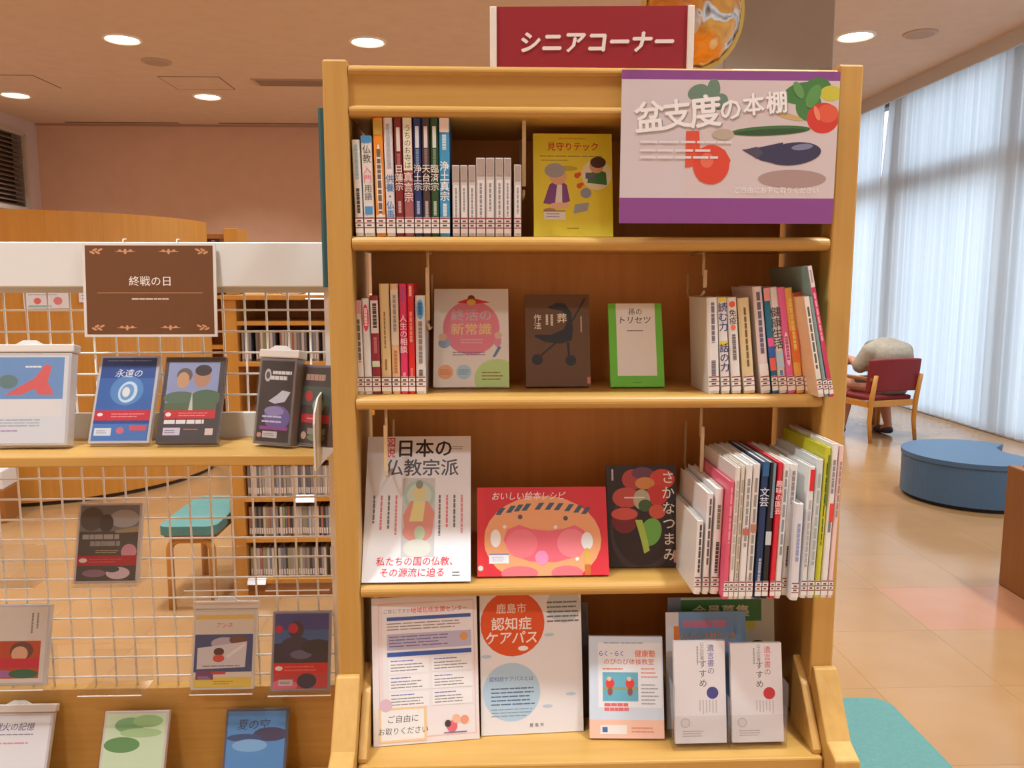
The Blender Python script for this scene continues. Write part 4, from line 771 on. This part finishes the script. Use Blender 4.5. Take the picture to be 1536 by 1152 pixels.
pocket(172, 1036, 'empty clear pocket low on the grid beside the yellow DVD'); pocket(10, 878, 'empty clear pocket at the left edge of the grid'); pocket(330, 880, 'empty clear pocket above the yellow and white DVD'); pocket(450, 880, 'empty clear pocket above the blue, black and red DVD')
# DVDs leaning on the base board
def lowdvd(xl, xr, yt, label, art, **k):
    Yb = SY - .125; a, b = P(xl, yt + 60, Yb + .03), P(xr, yt + 60, Yb + .03); xm = (a.x + b.x) / 2; h = k.pop('h', .188); th = R(24)
    for _ in range(30):
        if rowof((xm, Yb + h * math.sin(th), .3305 + h * math.cos(th))) > yt: th -= R(.8)
        else: break
    dvd(label, (xm, Yb, .3312 + .015 * math.sin(th)), (-th, 0, 0), art, w=b.x - a.x, h=h, group='DVDs on the lower ledge', **k)
lowdvd(-42, 72, 1104, 'white DVD with blue handwriting at the lower left corner', lambda A: A.rect(0, 0, 1, 1, (232, 232, 234)).text('戦火の記憶', .5, .86, .11, (80, 76, 130), shear=.2, bold=.01).lines(.2, .74, .9, .78, 1, (130, 130, 150)).lines(.2, .62, .9, .68, 1, (226, 150, 160)), hanger=True)
lowdvd(150, 248, 1103, 'pale green leafy DVD leaning on the lower ledge', lambda A: A.rect(0, 0, 1, 1, (206, 226, 190)).ell(.4, .85, .25, .1, (120, 176, 120)).ell(.7, .9, .25, .08, (150, 196, 130)).ell(.6, .75, .35, .06, (170, 206, 150)).ell(.3, .6, .3, .1, (96, 150, 90)))
lowdvd(335, 430, 1103, 'blue DVD with black brush lettering on the lower ledge', lambda A: A.rect(0, 0, 1, 1, (84, 146, 206)).text('夏の空', .45, .83, .15, (50, 60, 90), shear=.15).ell(.75, .7, .3, .09, (70, 70, 100)).ell(.3, .66, .3, .05, (56, 84, 130)).ell(.4, .56, .3, .08, (130, 180, 226)), frame=(80, 90, 110))

# ------------------------------------------------------------------ background, left
bt = empty('booth_wall', (-3.45, 6.7, 0), (0, 0, 0), 'tall curved orange wooden booth wall behind the wire grid', 'booth')
r1, r0, NP = 1.2, 1.15, 9
for k in range(NP):
    a0, a1 = R(-150 + k * 17), R(-150 + (k + 1) * 17 - .04)
    pts = [(r1 * math.cos(a0 + (a1 - a0) * i / 4), r1 * math.sin(a0 + (a1 - a0) * i / 4)) for i in range(5)] + [(r0 * math.cos(a1 - (a1 - a0) * i / 4), r0 * math.sin(a1 - (a1 - a0) * i / 4)) for i in range(5)]
    MB().prism(pts, .03, 2.03, 2, WOODD).build('panel', bt)
pts = [((r1 - .02) * math.cos(R(-150 + t * 5)), (r1 - .02) * math.sin(R(-150 + t * 5))) for t in range(31)] + [((r0 + .0) * math.cos(R(t * -5)), (r0) * math.sin(R(t * -5))) for t in range(31)]
MB().prism(pts, 0, .03, 2, C((70, 50, 36), .7)).build('kick_strip', bt)
def on_booth(ang, z, w, h, name, label, art):
    a = R(ang); o = empty(name, (-3.45 + (r1 + .004) * math.cos(a), 6.7 + (r1 + .004) * math.sin(a), z), (0, 0, a + R(90)), label, 'notice', 'paper notices on the booth wall')
    box('paper', -w / 2, w / 2, 0, .002, 0, h, C((226, 220, 222), .6), o); A = Art(w, h); art(A); A.build(o)
on_booth(-66, 1.37, .27, .115, 'paper_notice', 'white notice with red figures taped to the curved booth wall', lambda A: A.lines(.1, .75, .9, .9, 1, (170, 170, 180)).circ(.3, .45, .08, (220, 110, 110)).circ(.75, .45, .1, (220, 130, 130)).rect(.1, .08, .6, .2, (150, 190, 180)))
on_booth(-52, 1.41, .2, .07, 'paper_notice', 'small white notice with grey lettering beside the red-figured one', lambda A: A.lines(.1, .2, .9, .85, 2, (130, 126, 136)))
bx = empty('wooden_box', (-3.32, 5.25, 0), (0, 0, R(8)), 'brown box with a white top standing before the booth, far left', 'box')
box('body', -.14, .22, -.12, .12, .0, .22, WOODR, bx, .004); box('white_lid', -.13, .21, -.11, .11, .22, .34, C((222, 218, 214), .5), bx, .006)
# far bookcase beside the booth
fb = empty('far_bookcase', (-2.2, 7.3, 0), (0, 0, 0), 'distant wooden bookcase whose top shows right of the curved booth', 'bookcase')
box('side_panel', -.36, -.30, -.02, .3, 0, 2.0, WOODD, fb); box('side_panel', -.08, .04, -.02, .3, 0, 2.02, WOODD, fb, .004); box('top_rail', -.30, -.08, 0, .3, 1.93, 1.97, WOODR, fb)
for z in (.1, .5, .95, 1.4, 1.78): box('shelf', -.30, -.08, 0, .3, z, z + .03, WOODD, fb)
box('back_panel', -.30, -.08, .28, .3, 0, 1.93, WOODR, fb); box('grey_end_panel', .04, .30, .0, .3, 0, 1.5, C((130, 124, 112), .6), fb)
for k, c in enumerate(((200, 190, 186), (120, 60, 60), (210, 200, 190), (90, 100, 120), (196, 150, 110))):
    tag(MB().box(-.015, .015, 0, .15, 0, .13 - .01 * (k % 3), C(c)).build('book', None, (-2.46 + k * .036, 7.33, 1.811)), 'small book on the top level of the distant bookcase', 'book', 'books on the distant bookcase')
# media shelf
MX0, MX1, MY = -1.235, -.12, 3.86
ms = empty('media_shelf', (-.7, MY, 0), (0, 0, 0), 'low wooden media shelf full of disc cases behind the wire grid', 'shelf')
def mp(name, *a, **k): o = box(name, *a, ms, **k); o.location = (.7, -MY, 0); return o
mp('side_panel', MX0, MX0 + .07, MY, MY + .36, 0, 1.49, WOODD, bev=.004); mp('side_panel', MX1 - .05, MX1, MY, MY + .36, 0, 1.49, WOODD, bev=.004)
mp('back_panel', MX0 + .07, MX1 - .05, MY + .34, MY + .36, .05, 1.49, WOODR)
mp('top_board', MX0, MX1, MY - .01, MY + .36, 1.465, 1.49, WOODD, bev=.003)
zr = [1.335, 1.10, .93, .715, .525, .335, .145]
for z in (1.365, 1.17, .93, .71, .505, .30, .09): mp('shelf', MX0 + .07, MX1 - .05, MY + .0, MY + .34, z - .02, z, WOODD)
mp('plinth', MX0 + .07, MX1 - .05, MY + .02, MY + .04, 0, .07, WOODR)
CDC = [(206, 200, 196), (190, 186, 186), (176, 168, 160), (150, 146, 148), (110, 110, 120), (214, 206, 196), (60, 58, 62), (150, 150, 110), (170, 110, 90), (120, 130, 150), (196, 190, 176), (130, 120, 116)]
cdm = []
for c in CDC:
    m_ = MB().box(0, .0112, 0, .14, 0, .150, C(c, .25, 0, .3)); me = bpy.data.meshes.new('disc_case')
    me.from_pydata(m_.v, [], m_.f); me.materials.append(C(c, .25, 0, .3)); me.materials.append(C((226, 218, 212), .5))
    m2 = [(.0015, -.0004, .012), (.0097, -.0004, .012), (.0097, -.0004, .042), (.0015, -.0004, .042)]
    bm = bmesh.new(); bm.from_mesh(me); f_ = bm.faces.new([bm.verts.new(v) for v in m2]); f_.material_index = 1; bm.to_mesh(me); bm.free(); cdm.append(me)
rl_ = {1.17: 'high', .505: 'third-lowest', .30: 'second-lowest', .09: 'lowest'}
CDN = ['pale grey', 'light grey', 'warm grey', 'mid grey', 'slate', 'cream', 'black', 'olive', 'rust', 'steel blue', 'sand', 'taupe']
for z in (1.17, .505, .30, .09):
    x = MX0 + .078
    while x < -.66:
        ci = random.choice(list(range(12)) if z != .505 else list(range(6)) * 2 + [6, 4]); me = cdm[ci]; o = bpy.data.objects.new('cd_case', me); col.objects.link(o)
        o.location = (x, MY + .03 + random.random() * .012, z + .0005)
        tag(o, '%s disc case standing in the %s row of the media shelf' % (CDN[ci], rl_[z]), 'disc case', '%s row of disc cases on the media shelf' % rl_[z])
        x += .0118 + (.02 if random.random() < .05 else 0)
# things on top of the media shelf and tags
for k, (x, w_, h_, c) in enumerate(((-1.10, .12, .045, (200, 180, 140)), (-.93, .09, .04, (70, 60, 60)), (-.80, .10, .035, (200, 80, 60)), (-.70, .1, .03, (206, 200, 150)))):
    nmx = ('tan', 'dark', 'red', 'pale yellow')[k]; o = empty('flat_book', (x, MY + .1, 1.4905), (0, 0, R(random.uniform(-6, 6))), '%s book lying flat on top of the media shelf' % nmx, 'book', 'books lying on the media shelf')
    m_ = MB(); m_.box(-w_ / 2, w_ / 2, 0, .15, 0, .002, C(c)).box(-w_ / 2, w_ / 2, 0, .15, h_ - .002, h_, C(c)).box(-w_ / 2, -w_ / 2 + .002, 0, .15, .002, h_ - .002, C(c)); m_.build('cover', o)
    box('page_block', -w_ / 2 + .002, w_ / 2 - .003, .003, .147, .002, h_ - .002, C((226, 220, 204), .8), o)
for (x, z, lb) in ((-.87, .505, 'white shelf tag under the third-lowest disc-case row'), (-1.12, .09, 'white shelf tag under the lowest disc-case row'), (-.79, 1.49, 'white shelf tag on the front of the media shelf top')):
    o = empty('shelf_tag', (x, MY - .012, z - .022), (R(-35), 0, 0), lb, 'tag', 'white shelf tags'); box('tag_card', -.045, .045, -.002, 0, 0, .04, C((238, 238, 240), .4), o); box('tag_clip', -.045, .045, 0, .008, .002, .01, C((200, 200, 200), .3), o)
# stools
def stool(loc, rz, sx, sy, label):
    o = empty('stool', loc, (0, 0, rz), label, 'stool', 'teal-topped stools')
    def rr(r): 
        p = []
        for cx, cy, a0 in ((sx / 2 - r, sy / 2 - r, 0), (-sx / 2 + r, sy / 2 - r, 90), (-sx / 2 + r, -sy / 2 + r, 180), (sx / 2 - r, -sy / 2 + r, 270)):
            for t in range(0, 91, 15): p.append((cx + r * math.cos(R(a0 + t)), cy + r * math.sin(R(a0 + t))))
        return p
    MB().prism(rr(.05), .375, .42, 2, TEAL).build('cushion', o, bev=.014, seg=3)
    MB().prism([(x * .93, y * .93) for x, y in rr(.05)], .355, .3755, 2, WOODR).build('seat_board', o)
    for yy in (-sy / 2 + .05, sy / 2 - .05):
        xx = sx / 2 - .035; q = []
        for t in range(0, 91, 15): q.append((-xx + .05 - .05 * math.cos(R(t)), yy, .29 + .05 * math.sin(R(t))))
        MB().tube([(-xx, yy, 0)] + q + [(-p_[0], p_[1], p_[2]) for p_ in reversed(q)] + [(xx, yy, 0)], .017, WOODD, 10).build('bent_leg', o, smooth=True)
    for s_ in (-1, 1): MB().tube([(s_ * (sx / 2 - .05), -sy / 2 + .05, .335), (s_ * (sx / 2 - .05), sy / 2 - .05, .335)], .012, WOODD, 8).build('rail', o, smooth=True)
stool((-1.385, 3.96, 0), 0, .27, .56, 'teal-topped bentwood stool seen through the wire grid beside the media shelf')
stool((.90, 1.84, 0), 0, .40, .40, 'teal-topped stool at the right foot of the bookcase')

# ------------------------------------------------------------------ background, right
# crescent ottoman
ot = empty('ottoman', (3.54, 5.57, 0), (0, 0, 0), 'round slate blue ottoman with a bite out of one side on the polished floor', 'ottoman')
def cres(r, grow=0):
    p = []; c2 = Vector((.52, -.02)); r2 = .30 - grow
    for k in range(64):
        a = 2 * math.pi * k / 64; q = Vector((r * math.cos(a), r * math.sin(a))); d = q - c2
        if d.length < r2:
            t = q.normalized(); lo, hi = 0, r
            for _ in range(30):
                m_ = (lo + hi) / 2
                if (t * m_ - c2).length < r2: hi = m_
                else: lo = m_
            q = t * lo
        p.append((q.x, q.y))
    return p
MB().prism(cres(.465), .03, .305, 2, BLUE).build('side_cover', ot); MB().prism(cres(.472, -.004), .30, .335, 2, BLUE).build('top_cushion', ot, bev=.012, seg=3); MB().prism(cres(.44), 0, .03, 2, C((36, 34, 36), .7)).build('plinth', ot)
# wooden end unit at the right edge
eu = empty('end_unit', (2.66, 3.9, 0), (0, 0, R(-2)), 'orange wooden shelf end with a curved shoulder at the right edge', 'shelf')
box('end_panel', 0, .42, -1.2, 0, .0, .63, DARKW, eu, .008)
MB().prism([(.05, .63), (.42, .63), (.42, 1.05), (.17, 1.05), (.15, .9), (.12, .78), (.09, .68)], -1.2, -.04, 1, DARKW).build('curved_shoulder', eu, bev=.004)
box('kick_strip', .006, .42, -1.19, -.008, -.0, .02, C((70, 46, 30), .7), eu)
# red chair with a bowed reader
TH = R(16); CHX, CHY = 4.0, 7.62
ch = empty('armchair', (CHX, CHY, 0), (0, 0, TH), 'wooden armchair with dark red upholstery seen from behind', 'chair')
for sx in (-1, 1):
    MB().tube([(sx * .27, -.03, 0), (sx * .27, 0, .2), (sx * .27, -.015, .42), (sx * .27, -.06, .66)], [.019, .023, .026, .022], WOODD, 8).build('leg', ch, smooth=True)
    MB().tube([(sx * .27, .47, 0), (sx * .27, .46, .4), (sx * .27, .44, .60)], [.018, .022, .02], WOODD, 8).build('leg', ch, smooth=True)
    MB().prism([(-.02, .60), (.48, .60), (.50, .615), (.48, .63), (-.02, .635)], sx * .27 - .025, sx * .27 + .025, 0, WOODR).build('armrest', ch, bev=.008)
    box('side_rail', sx * .27 - .012, sx * .27 + .012, .02, .45, .34, .40, WOODD, ch, .004)
box('rear_rail', -.25, .25, -.012, .016, .345, .405, WOODD, ch, .004); box('front_rail', -.25, .25, .44, .465, .34, .40, WOODD, ch, .004)
MB().box(-.25, .25, .02, .46, .405, .445, REDF).build('seat', ch, bev=.018, seg=3)
vs_ = []; fs_ = []; n = 12
for j in range(2):
    for i in range(n + 1):
        u = -1 + 2 * i / n; dep = .005 - .05 * (1 - u * u)
        for zz in (.50, .82): vs_.append((u * .30, dep + j * .05 - (zz - .5) * .12, zz - .012 * u * u))
for i in range(n):
    a = 2 * i; b = 2 * (n + 1) + 2 * i; fs_ += [(a, a + 2, a + 3, a + 1), (b + 1, b + 3, b + 2, b), (a + 1, a + 3, b + 3, b + 1), (b, b + 2, a + 2, a)]
fs_ += [(0, 1, 2 * n + 3, 2 * n + 2), (2 * n, 4 * n + 2, 4 * n + 3, 2 * n + 1)]
MB().add(vs_, fs_, REDF).build('backrest', ch, smooth=False, bev=.014, seg=3)
# the reader
def grown(name, verts, edges, mat, parent, vox=.014, it=6):
    """one closed surface grown round a skeleton: rounded tapering limbs, fused by a voxel remesh"""
    m = MB()
    for i, j in edges:
        p, q = Vector(verts[i][:3]), Vector(verts[j][:3]); ra, rb = verts[i][3], verts[j][3]; d = (q - p); L_ = max(d.length, 1e-5); d /= L_
        path, rr = [], []
        for t in range(0, 91, 22): path.append(p - d * ra * math.cos(R(t))); rr.append(max(ra * math.sin(R(t)), ra * .06))
        for t in range(2, 91, 22): path.append(q + d * rb * math.sin(R(t))); rr.append(max(rb * math.cos(R(t)), rb * .06))
        m.tube(path, rr, mat, 14)
    o = m.build(name, parent, smooth=True)
    rm = o.modifiers.new('fuse', 'REMESH'); rm.mode = 'VOXEL'; rm.voxel_size = vox; rm.use_smooth_shade = True
    sm = o.modifiers.new('smooth', 'SMOOTH'); sm.iterations = it; sm.factor = .5
    return o
SKIN = C((190, 130, 100), .6)
pe = empty('person', (CHX + .14, CHY - .01, 0), (0, 0, TH), 'person in a grey-beige shirt bowed forward in the red armchair, seen from behind', 'person')
V = [(0, .27, .54, .12), (0, .25, .66, .11), (.0, .27, .79, .11), (0, .32, .87, .085), (0, .38, .89, .055), (0, .43, .875, .05), (0, .49, .84, .085), (0, .53, .77, .07)]
Ed = [(0, 1), (1, 2), (2, 3), (3, 4), (4, 5), (5, 6), (6, 7)]
def chain(start, pts):
    p_ = start
    for q in pts: V.append(q); Ed.append((p_, len(V) - 1)); p_ = len(V) - 1
    return p_
for s_ in (-1, 1):
    e = chain(3, [(s_ * .20, .31, .86, .06), (s_ * .27, .38, .70, .046), (s_ * .16, .60, .755, .036), (s_ * .14, .66, .765, .028), (s_ * .135, .70, .763, .034)])
    for f, ln in ((-.03, .055), (-.01, .066), (.01, .062), (.028, .05)): chain(e, [(s_ * .135 + f, .735, .765, .0095), (s_ * .135 + f * 1.2, .735 + ln * .6, .762, .0085), (s_ * .135 + f * 1.25, .735 + ln, .753, .0075)])
    chain(e - 0, [(s_ * .135 - s_ * .04, .70, .762, .011), (s_ * .135 - s_ * .055, .73, .758, .009)])
    k = -.30 if s_ < 0 else -.02
    kn = chain(0, [(s_ * .10, .24, .51, .095), (s_ * .15 + k * .25, .56, .50, .07), (s_ * .12 + k * .55, .52 if s_ < 0 else .40, .28, .055), (s_ * .12 + k * .7, .50 if s_ < 0 else .34, .09, .036), (s_ * .12 + k * .75, .55 if s_ < 0 else .40, .045, .042), (s_ * .12 + k * .85, .68 if s_ < 0 else .52, .035, .034)])
body = grown('body', V, Ed, SKIN, pe, .006, 4)
SHV = [(-.07, .26, .52, .14), (-.08, .23, .64, .15), (-.09, .25, .80, .15), (-.04, .32, .87, .13), (0, .37, .885, .075), (.07, .26, .52, .14), (.08, .23, .64, .15), (.09, .25, .80, .15), (.04, .32, .87, .13)]; SHE = [(0, 1), (1, 2), (2, 3), (3, 4), (5, 6), (6, 7), (7, 8), (8, 4), (0, 5), (1, 6), (2, 7), (3, 8)]
for s_ in (-1, 1): SHV += [(s_ * .20, .30, .85, .10), (s_ * .265, .36, .72, .08)]; SHE += [(3 if s_ < 0 else 8, len(SHV) - 2), (len(SHV) - 2, len(SHV) - 1)]
grown('shirt', SHV, SHE, grainy('shirt_cloth', (150, 138, 120), (166, 154, 136), (30, 30, 30), .85, .1), pe)
grown('shorts', [(0, .26, .53, .14), (-.10, .28, .53, .10), (-.165, .46, .51, .095), (.10, .28, .53, .10), (.145, .48, .51, .09)], [(0, 1), (1, 2), (0, 3), (3, 4)], C((74, 56, 50), .8), pe)
grown('hair', [(0, .46, .895, .075), (0, .52, .88, .078), (0, .565, .83, .06)], [(0, 1), (1, 2)], C((120, 116, 112), .7), pe)
for s_, k in ((-1, -.30), (1, -.02)):
    y_ = .50 if s_ < 0 else .32
    grown('shoe', [(s_ * .12 + k * .7, y_ + .0, .05, .042), (s_ * .12 + k * .8, y_ + .12, .042, .044), (s_ * .12 + k * .87, y_ + .19, .036, .036)], [(0, 1), (1, 2)], C((60, 58, 62), .6), pe)
# reading table with paper and a small plant
tl = empty('reading_table', (3.45, 8.45, 0), (0, 0, TH), 'reading table before the bowed person, half hidden by the bookcase post', 'table')
box('table_top', -.6, .75, -.35, .45, .695, .725, WOODD, tl, .006)
for x in (-.55, .70):
    for y in (-.30, .40): box('leg', x - .025, x + .025, y - .025, y + .025, 0, .695, WOODR, tl, .004)
pn = empty('newspaper', (3.55, 8.32, .7255), (0, 0, TH), 'open white newspaper on the reading table', 'newspaper')
MB().prism([(-.2, 0), (-.1, .016), (0, .004), (.1, .016), (.2, 0), (.2, .004), (.1, .02), (0, .009), (-.1, .02), (-.2, .004)], -.15, .15, 1, PAPER).build('sheets', pn)
A = Art(.36, .26); A.lines(.05, .1, .45, .9, 9, (120, 120, 124)).lines(.55, .1, .95, .9, 9, (120, 120, 124)); A.build(pn, 'newsprint', loc=(0, -.13, .0215), rot=(R(-90), 0, 0))
pt = empty('potted_plant', (3.62, 8.62, .7255), (0, 0, 0), 'small bright green plant in a white pot on the reading table', 'plant')
MB().lathe([(0, 0), (.045, 0), (.06, .11), (.052, .11), (.048, .1), (0, .1)], C((232, 232, 236), .3), 20).build('pot', pt, smooth=False)
lf = None
for k in range(14):
    a = k * 2.4; t_ = .5 + .5 * (k / 14)
    if lf is None: lf = MB().add([(0, 0, 0), (.022, .05, .05), (0, .06, .055), (-.022, .05, .05), (0, .12, .07)], [(0, 1, 2), (0, 2, 3), (1, 4, 2), (2, 4, 3)], C((120, 190, 70), .5)).build('leaf', pt, (0, 0, .1), fix=False)
    else: again(lf, 'leaf', pt, (.01 * math.cos(a), .01 * math.sin(a), .1 + .03 * t_), (R(20 * (k % 3)), 0, a))

bpy.data.objects.remove(_to)
